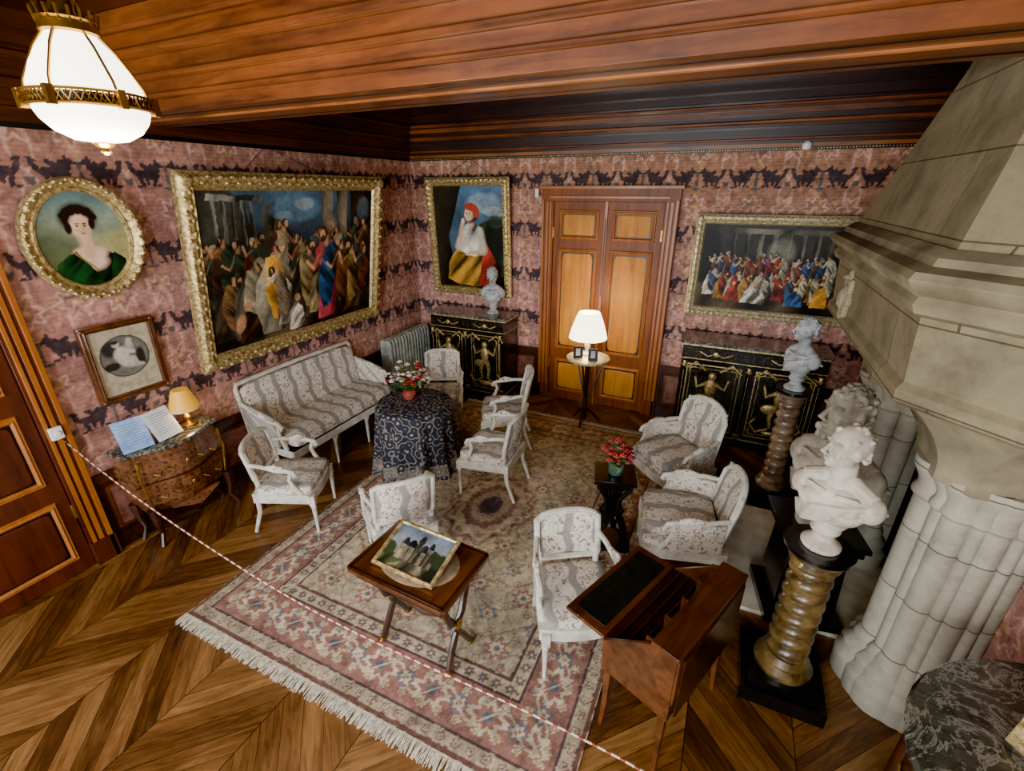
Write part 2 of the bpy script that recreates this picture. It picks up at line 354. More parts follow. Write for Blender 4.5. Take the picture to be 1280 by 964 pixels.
# wallpaper
def wallpaper(w,z0,z1,res,seed,warm):
    cv=Cv(w,z1-z0,res,'#ae7c70'); U=cv.X; V=z1-cv.Y
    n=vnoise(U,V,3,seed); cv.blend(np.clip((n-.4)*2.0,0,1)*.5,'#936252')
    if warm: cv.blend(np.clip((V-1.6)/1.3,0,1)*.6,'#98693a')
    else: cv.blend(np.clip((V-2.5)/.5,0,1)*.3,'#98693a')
    P=.56; R=.555; zr=1.09
    row=np.floor((V-zr)/R+.5); v=(V-zr)-row*R; u0=U+(row%2)*P/2; u=(u0/P-np.floor(u0/P+.5))*P; au=np.abs(u)
    vv=v-np.sign(v)*R/2; r=np.hypot(au,vv); th=np.arctan2(vv,u)
    pet=np.abs(r-.095*(1+.25*np.cos(8*th))); cv.blend(np.clip(1.2-pet/.014,0,1)*.85,'#dcb8aa')
    pet=np.abs(r-.055*(1+.15*np.cos(5*th))); cv.blend(np.clip(1.2-pet/.011,0,1)*.7,'#74463e')
    cv.blend((r<.025)*.8,'#cfa86c')
    u2=P/2-au; r2=np.hypot(u2,vv*.8); th2=np.arctan2(vv,u2)
    pet=np.abs(r2-.075*(1+.3*np.cos(6*th2))); cv.blend(np.clip(1.2-pet/.013,0,1)*.8,'#d8ac9a')
    cv.blend((r2<.03)*.7,'#7c5042')
    st=np.abs(u-.04*np.sin(v*20)); cv.blend(np.clip(1.2-st/.013,0,1)*.7*(np.abs(v)>.1),'#c2965a')
    st=np.abs((P/2-au)-.06*np.abs(np.sin(v*11))); cv.blend(np.clip(1.2-st/.012,0,1)*.65,'#d8a898')
    st=np.abs(np.abs(au-P/4)-.03-.02*np.cos(v*30)); cv.blend(np.clip(1.2-st/.010,0,1)*.5*(np.abs(v)>.12),'#8a5a4a')
    cv.blend((np.sin(V*2*np.pi/.03)>.5)*.17,'#cdaa98')
    def e(cx,cy,rx,ry,a=0):
        c,s=math.cos(a),math.sin(a); dx=au-cx;dy=v-cy
        return ((dx*c+dy*s)/rx)**2+((-dx*s+dy*c)/ry)**2<1
    m=(e(.14,.0,.085,.034,.10)|e(.075,.035,.034,.028,-.7)|e(.05,.07,.030,.022,.3)|e(.025,.062,.024,.010)|e(.06,.095,.010,.018)
       |e(.095,-.045,.013,.045,.45)|e(.07,-.075,.022,.009)|e(.19,-.045,.016,.045,-.3)|e(.215,-.08,.024,.009)|e(.15,-.04,.012,.035)
       |e(.235,.03,.018,.045,-.5)|e(.245,.075,.028,.014,.5)|e(.14,.05,.045,.018,.6)|e(.10,.045,.022,.035,.2))
    cv.blend((m)*.88,'#1c222e')
    m2=e(0,-.03,.012,.06)|e(0,-.095,.05,.012)|e(.0,.045,.018,.022)|e(.27,-.05,.016,.03,.5)
    cv.blend(m2*.75,'#34494c')
    cv.noise(.5,14,seed+3); cv.noise(.4,40,seed+4); return cv
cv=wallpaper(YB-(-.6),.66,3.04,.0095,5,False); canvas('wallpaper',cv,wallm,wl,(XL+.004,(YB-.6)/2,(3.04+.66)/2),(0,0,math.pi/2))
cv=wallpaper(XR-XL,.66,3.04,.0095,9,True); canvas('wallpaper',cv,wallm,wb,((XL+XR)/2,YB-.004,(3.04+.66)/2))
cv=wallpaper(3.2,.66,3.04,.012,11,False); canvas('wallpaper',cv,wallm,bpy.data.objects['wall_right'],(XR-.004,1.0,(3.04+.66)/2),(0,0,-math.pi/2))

def wains(L,gaps,name,loc,rz):
    b=B()
    x=0; segs=[]
    for a,c in sorted(gaps):
        if a>x: segs.append((x,a))
        x=c
    if x<L: segs.append((x,L))
    for a,c in segs:
        b.bx(a,c,-.02,0,0,.66,dado); b.bx(a,c,-.05,0,.62,.67,dado); b.bx(a,c,-.035,0,.6,.62,mahog); b.bx(a,c,-.04,0,0,.13,dado)
        n=max(1,round((c-a)/.7)); s=(c-a)/n
        for i in range(n):
            if s>.2:
                b.T=Matrix.Translation((a+s*(i+.5),-.02,.36)); b.frame(s-.16,.34,[(0,0.002),(.0,.014),(.02,.01),(.025,0)],mahog); b.box((0,-.002,0),(s-.16,.006,.34),dadop); b.T=Matrix.Identity(4)
    b.obj(name,loc,rz)
wains(YB+2.2,[(2.2-.45,2.2+1.34)],'trim_1',(XL,YN,0),math.pi/2)
wains(XR-XL,[(1.92,3.52)],'trim_2',(XL,YB,0),0)
# cornices, ceiling beams
b=B()
steps=[(3.03,3.06,.045,beamh),(3.06,3.14,.07,beamd),(3.14,3.2,.055,beamd),(3.2,3.3,.12,beamd),(3.3,3.34,.17,beamw),(3.34,3.4,.2,beamd),(3.4,3.47,.3,beamd),(3.47,3.55,.36,beamd)]
for z0,z1,d,mm in steps: b.bx(XL,XR,YB-d,YB,z0,z1,mm)
for z,d,r in((3.1,.075,.014),(3.24,.125,.022),(3.37,.205,.018)): b.tube([(XL,YB-d,z),(XR,YB-d,z)],r,beamw)
b.bx(XL,XR,YB-.03,YB,3.0,3.03,black)
for i in range(0,220): b.sq((XL+.02+i*.025,YB-.035,3.015),(.008,.008,.008),gold,nu=6,nv=4)
b.obj('trim_3')
b=B()
for z0,z1,d,mm in steps: b.bx(XL,XL+d,YN,YB,z0,z1,beamy)
for z,d,r in((3.1,.075,.014),(3.24,.125,.022),(3.37,.205,.018)): b.tube([(XL+d,YN,z),(XL+d,YB,z)],r,beamy)
b.bx(XL,XL+.03,YN,YB,3.0,3.03,black); b.obj('trim_4')
def beam(yc,name):
    b=B(); w=.25
    pr=[(3.09,3.16,w,beamw),(3.16,3.185,w+.03,beamh),(3.185,3.25,w+.015,beamw),(3.25,3.28,w+.05,beamh),(3.28,3.36,w+.04,beamw),(3.36,3.40,w+.09,beamh),(3.40,3.48,w+.08,beamw),(3.48,3.55,w+.16,beamw)]
    for z0,z1,d,mm in pr: b.bx(XL,XR,yc-d,yc+d,z0,z1,mm)
    for s in(-1,1):
        for z,d,r in((3.17,w+.03,.014),(3.265,w+.05,.016),(3.38,w+.09,.02),(3.48,w+.13,.02)): b.tube([(XL,yc+s*d,z),(XR,yc+s*d,z)],r,beamw)
        b.bx(XL,XR,yc+s*.16-.004,yc+s*.16+.004,3.086,3.092,black)
    b.tube([(XL,yc-.05,3.088),(XR,yc-.05,3.088)],.010,beamh)
    b.obj(name,bev=.004)
beam(2.32,'ceiling_beam'); beam(0.0,'ceiling_beam')
b=B()
for i in range(8):
    y=2.9+i*.34
    if y<5.2: b.bx(XL,XR,y-.012,y+.012,3.5,3.55,beamd)
b.obj('trim_5')

# ---------- doors ----------
def dpanel(b,x,z,w,h,m1,m2,mf):
    b.T=Matrix.Translation((x,-.05,z)); b.frame(w-.08,h-.08,[(-.004,.004),(.0,.010),(.012,.020),(.024,.010),(.03,.014),(.04,0)],mf); b.sq((0,0,0),(w/2-.055,.012,h/2-.055),m2,e1=.15,e2=.15)
    b.bx(-w/2+.035,w/2-.035,-.004,0,-h/2+.035,h/2-.035,black)
    b.T=Matrix.Identity(4)
def door(name,W,H,loc,rz,m1,m2,mf,rows,fr=.15):
    b=B()
    for s in(-1,1):
        b.box((s*(W/2+fr/2),-.035,H/2),(fr,.07,H),m1); b.box((s*(W/2+fr*.2),-.05,H/2),(.022,.07,H),mf); b.box((s*(W/2+fr*.5),-.045,H/2),(.03,.07,H),mf); b.box((s*(W/2+fr*.85),-.05,H/2),(.03,.08,H+.04),mf)
        b.box((s*(W/2+fr/2),-.045,.1),(fr+.01,.09,.2),m1)
    b.box((0,-.035,H+fr/2),(W+2*fr,.07,fr),m1); b.box((0,-.05,H+fr*.3),(W+fr*.6,.07,.025),mf); b.box((0,-.06,H+fr),(W+2*fr+.06,.12,.03),mf)
    b.box((0,-.02,H/2),(W,.04,H),m1)
    for s in(-1,1):
        lw=W/2
        b.box((s*lw/2,-.035,H/2),(lw-.012,.03,H-.01),m1)
        for z0,z1 in rows: dpanel(b,s*lw/2,(z0+z1)/2,lw-.15,z1-z0,m1,m2,mf)
    b.box((0,-.055,H/2),(.035,.03,H),mf)
    for s in (-1,1):
        for z in (.5,H-.35): b.box((s*(W/2-.005),-.06,z),(.02,.02,.12),brass)
    b.sq((.05,-.085,1.05),(.022,.03,.022),brass); b.box((.05,-.06,1.05),(.035,.008,.14),brass); b.box((0,-.075,1.9),(.012,.01,.9),black)
    return b.obj(name,loc,rz,bev=.002)
door('door_1',1.28,2.53,(-1.38,YB,0),0,doorw,doorp,doordp,[(.12,.58),(.72,2.0),(2.1,2.44)])
door('door_2',1.4,2.6,(XL,.48,0),math.pi/2,doord,doord,doordp,[(.12,.62),(.76,1.3),(1.44,2.5)])

# ---------- rug ----------
def rug():
    w,h=2.68,3.80; cv=Cv(w,h,.0078,'#b9aa8e',.004,30); X,Y=cv.X,cv.Y
    cx,cy=w/2,h/2; dx=np.minimum(X,w-X); dy=np.minimum(Y,h-Y); d=np.minimum(dx,dy)
    horiz=dy<dx; al=np.where(horiz,X,Y)
    fx,fy=np.abs(X-cx),np.abs(Y-cy)
    def motif(px,py,u,v,c1,c2,c3,r=.07,k=8):
        a=((u/px)-np.floor(u/px+.5))*px; bb=((v/py)-np.floor(v/py+.5))*py; rr=np.hypot(a,bb); th=np.arctan2(bb,a)
        cv.blend((rr<r*(1+.25*np.cos(k*th)))*.8,c1); cv.blend((rr<r*.62*(1+.2*np.cos(k*th)))*.85,c2); cv.blend((rr<r*.28)*.85,c3)
    cv.blend((np.abs(np.sin(fx*14+1.5*np.sin(fy*9)))<.12)*.55,'#7f7a6a'); cv.blend((np.abs(np.sin(fy*14+1.5*np.sin(fx*9)))<.12)*.55,'#8a6454')
    motif(.34,.42,fx,fy,'#8c5e56','#cdbc9e','#545c6a'); motif(.34,.42,fx+.17,fy+.21,'#656e7a','#c6b08c','#884c46','' or .055,6)
    motif(.17,.21,fx+.085,fy+.1,'#8f6a50','#cfc2a5','#6e4642',.026,5); motif(.113,.14,fx+.03,fy+.05,'#82725f','#bfb093','#7e5248',.014,4)
    r=np.hypot(fx/.36,fy/.5); th=np.arctan2(fy,fx); q=r*(1+.08*np.cos(12*th))
    cv.blend((q<1.0)*.65,'#93685c'); cv.blend((q<.9)*.8,'#bba88a'); cv.blend((q<.62)*.75,'#764c4c'); cv.blend((q<.5)*.85,'#a8947e'); cv.blend((q<.27)*.9,'#46424e')
    cv.blend(((np.cos(12*th)*np.cos(q*20))>.5)*(q<1)*.5,'#5a3a3c')
    bd=d<.50
    cv.blend(bd*1.0,'#b9aa90')
    def band(a,bb,c): cv.blend(((d>=a)&(d<bb))*1.0,c)
    band(0,.03,'#6a4c42'); band(.03,.10,'#a89a80'); band(.10,.115,'#524042'); band(.115,.385,'#916a5e'); band(.385,.40,'#524042'); band(.40,.48,'#b8a98c'); band(.48,.5,'#664c46')
    def bm(c0,per,r,k,c1,c2,c3,off=0,sq=1):
        a=((al+off)/per-np.floor((al+off)/per+.5))*per; v=(d-c0); rr=np.hypot(a/sq,v); th=np.arctan2(v,a); m=bd
        cv.blend((rr<r*(1+.22*np.cos(k*th)))*m*.9,c1); cv.blend((rr<r*.66*(1+.2*np.cos(k*th)))*m*.9,c2); cv.blend((rr<r*.3)*m,c3)
    bm(.25,.36,.085,8,'#c9bca0','#8a5c54','#5c6672',0,1.35); bm(.25,.36,.05,6,'#646c78','#c8ba9c','#8a4e46',.18)
    bm(.17,.12,.024,5,'#c4b694','#947662','#c4b694',.03); bm(.33,.12,.024,5,'#c4b694','#74777c','#c4b694',.05)
    bm(.065,.09,.024,5,'#7c544c','#bdae90','#5a5e68'); bm(.44,.09,.028,6,'#7c544c','#646a74','#c4b694',.04)
    v=d-.25; wv=np.abs(v-.06*np.sin(al*2*np.pi/.36)); cv.blend((wv<.008)*bd*.8,'#c6b99a')
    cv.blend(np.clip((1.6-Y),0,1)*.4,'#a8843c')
    cv.noise(.6,22,6); cv.noise(.35,2,8); cv.noise(.3,60,9)
    return canvas('persian_rug',cv,rugm,None,(-1.62,3.07,.013),(-math.pi/2,0,0))
rg=rug()
f=B()
for i in range(520):
    for yy,sg in((1.17,-1),(4.97,1)):
        x=-2.96+i*2.68/520; dx=random.uniform(-.015,.015); L=random.uniform(.06,.09)
        f.tube([(x,yy,.012),(x+dx*.5,yy+sg*L*.5,.012),(x+dx,yy+sg*L,.006)],.0035,fringe_m,n=4)
f.bx(-2.96,-.28,1.17,4.97,.001,.0115,fringe_m)
fo=f.obj('fringe'); fo.parent=rg; fo.matrix_parent_inverse=(Matrix.Translation((-1.62,3.07,.013))@Matrix.Rotation(-math.pi/2,4,'X')).inverted()

# ---------- seats ----------
def tilt(x,z,a): return Matrix.Translation((x,0,z))@Matrix.Rotation(-a,4,'Y')
def leg(b,x,y,h,m,top=.024):
    b.lathe([(.010,0),(.013,.02),(.011,.03),(.020,h-.09),(.024,h-.085),(.018,h-.075),(.022,h-.06)],m,(x,y,0),10)
    b.box((x,y,h-.02),(.045,.045,.09),m)
def seat(name,loc,ang,w=.56,d=.5,style='square',H=.88,fab=None,sh=.40):
    fab=fab or toile; b=B(); hw=w/2; hd=d/2; bw=hw*.84; wp=whitepaint
    for s in(-1,1): leg(b,hd-.03,s*(hw-.03),sh-.06,wp)
    for s in(-1,1):
        b.tube([(-hd+.03,s*(bw-.02),sh-.02),(-hd+.02,s*(bw-.02),sh*.5),(-hd-.05,s*(bw-.02),0)],[.024,.018,.014],wp,n=8)
    def pl(k):
        P=[(-hd,-bw*k)]
        for i in range(9): t=-1+2*i/8; P.append((hd-.04+.04*(1-t*t),t*hw*k))
        return P+[(-hd,bw*k)]
    b.prism(pl(1.0),sh-.09,sh-.015,wp)
    b.prism(pl(1.02),sh-.022,sh-.012,wp); b.prism(pl(1.02),sh-.095,sh-.085,wp)
    th=.05 if style!='bergere' else .035
    b.sq((0,0,sh+.01),(hd-.015,hw-.02,th),fab,.45,.25,24,10)
    if style=='bergere': b.sq((.02,0,sh+.075),(hd-.04,hw-.07,.05),fab,.5,.3,24,10)
    a=.2; x0=-hd+.03; z0=sh+.0; bh=H-sh
    b.T=tilt(x0,z0,a)
    zb=.09 if style!='bergere' else .02; pts=[]
    if style in('square','bergere'):
        hwb=bw-.015; r=.03
        for i in range(5): t=math.pi*1.5-math.pi/2*i/4; pts.append((hwb*-1+r+r*math.cos(t),zb+r+r*math.sin(t)))
        crest=.012 if style=='square' else .07
        for i in range(11):
            t=-1+2*i/10; rr=abs(t)**8*(.02 if style=='square' else .05); pts.append((t*hwb,bh-.02+crest*(1-t*t)-rr))
        for i in range(5): t=0-math.pi/2*i/4; pts.append((hwb-r+r*math.cos(t),zb+r+r*math.sin(t)))
    cur=lambda y:(y/bw)**2*.04
    b.tube([(cur(y),y,z) for y,z in pts],.019,wp,n=8,closed=True); b.tube([(cur(y)+.014,y*.95,(z-bh/2)*.95+bh/2) for y,z in pts],.008,wp,n=6,closed=True)
    hwb=bw-.03; vs=[];fs=[]; nu,nv=14,12
    zc=(zb+bh)/2; hz=(bh-zb)/2-.01+(.02 if style=='bergere' else 0)
    for side in(1,-1):
        for i in range(nu+1):
            for j in range(nv+1):
                u=-1+2*i/nu; v=-1+2*j/nv
                bul=(1-u**4)*(1-v**4); y=u*hwb; z=zc+v*hz+ (0.02*(1-u*u)*(v>0)*v if style=='bergere' else 0)
                vs.append((cur(y)+side*(.006+bul*(.028 if side>0 else .012)),y,z))
    n1=(nu+1)*(nv+1)
    for sd in(0,1):
        for i in range(nu):
            for j in range(nv):
                q=sd*n1+i*(nv+1)+j; fs.append((q,q+nv+1,q+nv+2,q+1) if sd else (q,q+1,q+nv+2,q+nv+1))
    b.add(vs,fs,fab)
    for s in(-1,1): b.tube([(0.02,s*(bw-.03),-.06),(cur(bw),s*(bw-.025),zb+.06)],.02,wp)
    b.T=Matrix.Identity(4)
    az=sh+.22
    for s in(-1,1):
        xb=x0-math.tan(a)*(az-z0)+.04; ye=s*(hw-.01)
        P=[(xb,s*(bw-.01),az+.03),(xb+.10,s*(hw-.03),az+.025),(xb+.22,ye,az),(.06,ye,az-.005),(.12,ye,az-.025),(.135,ye,az-.055),(.115,ye,az-.065)]
        b.tube(P,[.016,.017,.018,.019,.02,.018,.012],wp)
        b.tube([(.10,ye,az-.03),(.08,ye,az-.09),(.1,ye,az-.15),(.15,s*(hw-.02),sh-.02)],[.015,.015,.018,.022],wp)
        b.tube([(xb+.14,s*(hw-.02),az+.025),(xb+.22,ye,az+.028),(0.0,ye,az+.022),(.05,ye,az+.015)],[.012,.026,.026,.012],fab,n=10)
        if style=='bergere':
            vs=[]
            for x,y in((xb+.02,s*(bw-.01)),(xb+.2,s*(hw-.01)),(.09,s*(hw-.01))):
                for z in(sh-.01,az):
                    for o in(-.02,.016): vs.append((x,y+o*1.0,z))
            fs=[]
            for k in(0,1):
                q=k*4; fs+=[(q,q+4,q+6,q+2),(q+1,q+3,q+7,q+5),(q+2,q+6,q+7,q+3)]
            fs+=[(8,9,11,10)]; b.add(vs,fs,fab)
    return b.obj(name,loc,ang)
R_=math.radians
seat('armchair',(-3.07,2.25,.014),R_(28),style='square',w=.52,H=.80)
seat('armchair',(-1.97,2.26,.014),R_(139),style='square',w=.52,H=.86)
seat('armchair',(-1.76,3.38,.014),R_(184),style='square',w=.56,H=.84)
seat('armchair',(-2.03,4.2,.014),R_(205),style='square',H=.86)
seat('armchair',(-2.88,4.27,.014),R_(-62),style='square',w=.5,H=.86)
seat('bergere_armchair',(-.20,3.88,.014),R_(226),style='bergere',w=.62,d=.56,H=.88)
seat('bergere_armchair',(-.03,3.0,.014),R_(190),style='bergere',w=.62,d=.58,H=.82)
seat('armchair',(-.53,2.06,.014),R_(-58),style='square',w=.5,H=.80)
def sofa():
    b=B(); L=1.52; hl=L/2; wp=whitepaint; sh=.42; hd=.29
    for i in range(4):
        y=-hl+.05+i*(L-.1)/3; leg(b,hd-.03,y,sh-.06,wp); b.tube([(-hd+.03,y,sh-.03),(-hd-.02,y,0)],[.022,.014],wp)
    b.bx(-hd,hd,-hl,hl,sh-.09,sh-.01,wp); b.bx(-hd-.004,hd+.006,-hl-.006,hl+.006,sh-.02,sh-.01,wp)
    b.sq((0.01,0,sh+.05),(hd-.01,hl-.05,.07),toile,.35,.15,32,10)
    b.T=tilt(-hd+.03,sh,.18); bh=.53
    b.sq((.02,0,bh/2+.02),(.045,hl-.03,bh/2-.01),toile,.25,.25,32,12)
    P=[(0,-hl+.01,-.04),(0,-hl+.01,bh*.5),(0,-hl+.01,bh-.02)]+[(0,-hl+.03+(L-.06)*i/12,bh+.025+.012*math.sin(math.pi*i/12)) for i in range(13)]+[(0,hl-.01,bh-.02),(0,hl-.01,bh*.5),(0,hl-.01,-.04)]
    b.tube(P,.022,wp,n=8); b.T=Matrix.Identity(4)
    for s in(-1,1):
        y=s*(hl-.01)
        b.tube([(-hd-.02,y,sh+.36),(-hd+.1,y,sh+.32),(-.05,y,sh+.27),(.14,y,sh+.24),(.18,y,sh+.21),(.165,y,sh+.18)],[.02,.022,.022,.024,.022,.012],wp)
        b.tube([(.13,y,sh+.22),(.13,y,sh+.12),(.2,y,sh-.03)],[.018,.018,.022],wp)
        b.tube([(-hd+.08,y,sh+.345),(-.05,y,sh+.3),(.1,y,sh+.27)],[.02,.03,.02],toile,n=10)
        b.loft([[(-hd,y-.02,sh),(-hd,y+.02,sh),(-hd-.02,y+.02,sh+.34),(-hd-.02,y-.02,sh+.34)],[(-.05,y-.02,sh),(-.05,y+.02,sh),(-.05,y+.02,sh+.27),(-.05,y-.02,sh+.27)],[(.12,y-.02,sh),(.12,y+.02,sh),(.12,y+.02,sh+.22),(.12,y-.02,sh+.22)]],toile)
    b.obj('upholstered_sofa',(-3.68,3.30,0),0)
sofa()

# ---------- round table with cloth + bouquet ----------
def clothmat():
    m=N('printed_tablecloth'); m.set(.8); o=m.xyz()
    v=m.n('ShaderNodeTexVoronoi'); v.inputs['Scale'].default_value=14; m.l(m.co,v.inputs[0])
    c=m.ramp(v.outputs['Distance'],[(.0,'#b9a48c'),(.18,'#86685c'),(.26,'#20243a'),(.5,'#141826'),(.6,'#8c8476'),(.68,'#181c2c')])
    b2=m.ma('LESS_THAN',m.ma('ABSOLUTE',m.ma('SUBTRACT',o[2],.12)),.06); c=m.mix(m.ma('MULTIPLY',b2,.35),c,l4('#a89a88'))
    m.col(c); return m.m
cl=clothmat(); b=B()
pr=[(.002,.725),(.2,.725),(.35,.723),(.372,.71),(.38,.66),(.385,.5),(.395,.3),(.41,.12),(.42,.02)]
b.lathe(pr,cl,n=96,fn=lambda a,z,r:(0 if z>.7 else (.72-z)*.07*math.sin(a*13+.6*math.sin(a*3))+ (.72-z)*.03*math.sin(a*21)))
b.obj('round_table_with_cloth',(-2.62,3.38,.0),0,smooth=60)
def bouquet(name,loc,cols,r,h,n,vase,vm):
    b=B(); b.lathe(vase,vm,n=16); top=vase[-1][1]
    for i in range(n):
        a=random.uniform(0,6.28); q=r*math.sqrt(random.random()); z=top+h*(.35+.65*random.random())*(1-.4*(q/r)**2); x,y=q*math.cos(a),q*math.sin(a)
        b.tube([(x*.15,y*.15,top-.02),(x*.6,y*.6,(z+top)/2),(x,y,z)],.0022,greenl,n=4)
        c=random.choice(cols); fr=random.uniform(.012,.024)
        for k in range(5): t=k*1.257; b.sq((x+fr*.7*math.cos(t),y+fr*.7*math.sin(t),z),(fr*.6,fr*.6,fr*.4),c,nu=6,nv=4)
        b.sq((x,y,z+fr*.3),(fr*.45,)*3,c,nu=6,nv=4)
        if i%2==0: b.sq((x*.8,y*.8,z-.04),(.03,.012,.006),greenl,nu=6,nv=4)
    b.obj(name,loc)
bouquet('flower_bouquet',(-2.7,3.42,.726),[whitef,whitef,redf,M('dusty_petal','#8a4a4c','#c08a84')],.2,.32,90,[(.04,0),(.06,.02),(.07,.06),(.05,.09),(.06,.11)],M('terracotta_vase','#7a2a22','#9a4a3a'))

# ---------- black stand with flowers ----------
b=B(); b.box((0,0,.635),(.31,.28,.03),ebony); b.box((0,0,.6),(.26,.23,.05),ebony); b.box((0,0,.012),(.3,.26,.024),ebony)
for s in(-1,1):
    for t in(-1,1): b.tube([(s*.12,t*.1,.58),(s*.05,t*.05,.45),(s*.04,t*.04,.3),(s*.1,t*.09,.15),(s*.13,t*.11,.02)],[.018,.022,.02,.018,.022],ebony)
    b.tube([(s*.12,0,.56),(s*.02,0,.44),(s*.09,0,.3),(s*.02,0,.16),(s*.12,0,.04)],.012,ebony)
b.lathe([(.02,.14),(.05,.17),(.03,.22),(.03,.4),(.05,.5),(.03,.58)],ebony,n=12)
b.obj('ebonised_side_stand',(-.54,3.06,.014),R_(15),bev=.003)
glass=N('green_glass'); glass.col(l4('#6a8a78')); glass.set(.08); glass.b.inputs['Transmission Weight'].default_value=.6
bouquet('red_flower_vase',(-.54,3.06,.665),[redf,redf,M('crimson_petal','#6a0a16','#a81c2c')],.12,.18,40,[(.05,0),(.055,.01),(.06,.08),(.065,.1)],glass.m)

# ---------- card table ----------
b=B(); oct_=lambda w,d,c:[(-w+c,-d),(w-c,-d),(w,-d+c),(w,d-c),(w-c,d),(-w+c,d),(-w,d-c),(-w,-d+c)]
b.prism(oct_(.34,.24,.02),.635,.66,mahog); b.prism(oct_(.31,.21,.015),.58,.635,walnut); b.prism(oct_(.335,.235,.02),.628,.636,walnut)
beige=M('marquetry_beige','#7d6a52','#a08c70',scale=20,rough=.4)
b.lathe([(.001,.661),(.2,.663),(.205,.661)],beige,n=32,sx=1.25,sy=.9)
for a_,c_,d_,e_ in((-.325,.325,-.225,-.21),(-.325,.325,.21,.225),(-.325,-.31,-.225,.225),(.31,.325,-.225,.225)): b.bx(a_,c_,d_,e_,.66,.6615,walnut)
for s in(-1,1):
    for t in(-1,1): b.tube([(s*.24,t*.03,.58),(s*.24,t*.11,.48),(s*.24,t*.06,.34),(s*.24,-t*.02,.27),(s*.24,t*.06,.14),(s*.25,t*.12,.02)],[.02,.024,.022,.02,.022,.018],walnut,n=8); b.sq((s*.25,t*.125,.018),(.022,.03,.018),brass)
    b.sq((s*.25,0,.29),(.02,.035,.035),brass)
b.tube([(-.24,0,.28),(-.12,0,.3),(0,0,.26),(.12,0,.3),(.24,0,.28)],[.014,.02,.024,.02,.014],walnut)
b.obj('card_table',(-1.36,1.67,.014),R_(-3),bev=.003)
def castle():
    cv=Cv(.38,.26,.0032,'#9fa8ac',.005,30); cv.grad('#5c6e80','#a89e8c'); cv.noise(.8,10,3)
    cv.robe([(0,.26),(0,.18),(.38,.165),(.38,.26)],'#3c4228',.03); cv.robe([(.05,.26),(.19,.18),(.25,.18),(.33,.26)],'#7a7058',.03)
    for x,w,h in((.07,.05,.09),(.11,.07,.085),(.17,.04,.13),(.2,.06,.08),(.25,.035,.11),(.28,.04,.07)):
        cv.robe([(x,.2),(x,.2-h),(x+w,.2-h),(x+w,.2)],'#80745c',.02,0,3,1); cv.robe([(x-.004,.2-h),(x+w*.3,.2-h-.045),(x+w*.7,.2-h-.045),(x+w+.004,.2-h)],'#2c303a',.02)
        for k in range(2): cv.line((x+w*(.35+.3*k),.2-h+.02),(x+w*(.35+.3*k),.2-h+.035),.003,'#24201c')
    for i in range(9): cv.ell(.32+.012*i%.06,.12+.01*(i%4),.025,.03,'#222e18'); cv.ell(.01+.01*(i%4),.14+.01*(i%5),.02,.025,'#2c3a20')
    cv.noise(.4,40,3); return cv
b=B(); b.frame(.38,.26,[(0,0),(0,.010),(.008,.018),(.02,.014),(.024,0),(.0,-.004)],gold,.002,12); b.box((0,.004,0),(.39,.008,.27),walnut)
pf=b.obj('framed_castle_watercolour',(-1.37,1.665,.735),0,rot=(R_(-72),0,R_(-3))); canvas('picture',castle(),paintm,pf,(0,-.002,0))
b=B(); b.box((0,0,.0),(.34,.14,.024),walnut); b.obj('picture_rest',(-1.37,1.705,.692),R_(-3))

# ---------- slant desk ----------
b=B(); hl=.33
for y in(-hl+.03,hl-.03):
    for x in(-.15,.15): b.tube([(x,y,.46),(x,y,.2),(x+.01*(1 if x>0 else -1),y+(.01 if y>0 else -.01),0)],[.026,.02,.014],mahog,n=4)
b.bx(-.18,.18,-hl,hl,.44,.56,mahog); b.bx(-.185,.185,-hl-.005,hl+.005,.555,.565,walnut)
for s in(-1,1): b.loft([[(-.18,s*hl-.009,.56),(.18,s*hl-.009,.56),(.18,s*hl-.009,.64),(-.07,s*hl-.009,.84),(-.18,s*hl-.009,.84)],[(-.18,s*hl+.009,.56),(.18,s*hl+.009,.56),(.18,s*hl+.009,.64),(-.07,s*hl+.009,.84),(-.18,s*hl+.009,.84)]],mahog)
b.bx(-.19,-.165,-hl,hl,.56,.84,mahog); b.bx(-.19,-.06,-hl-.012,hl+.012,.835,.855,mahog)
b.bx(-.165,.18,-hl,hl,.56,.6,walnut)
for i in range(5): y=-hl+.02+i*(2*hl-.04)/4; b.bx(-.165,-.02,y-.005,y+.005,.6,.83,mahog)
b.bx(-.165,-.02,-hl,hl,.71,.72,mahog)
for i in range(4): y=-hl+.02+(i+.5)*(2*hl-.04)/4; b.bx(-.03,-.018,y-.07,y+.07,.61,.7,mahog); b.sq((-.012,y,.655),(.008,.008,.008),brass)
b.bx(.18,.42,-hl,hl,.635,.655,mahog); b.bx(.02,.18,-hl+.01,hl-.01,.63,.65,walnut); b.bx(.21,.39,-hl+.045,hl-.045,.655,.658,leather)
for i in range(3): b.bx(.03+.05*i,.035+.05*i,-hl+.02,hl-.02,.65,.665,mahog)
b.bx(-.2,-.19,-hl+.03,hl-.03,.46,.82,walnut)
b.obj('slant_front_desk',(.03,1.87,.014),math.atan2(.38,-.92),bev=.003)

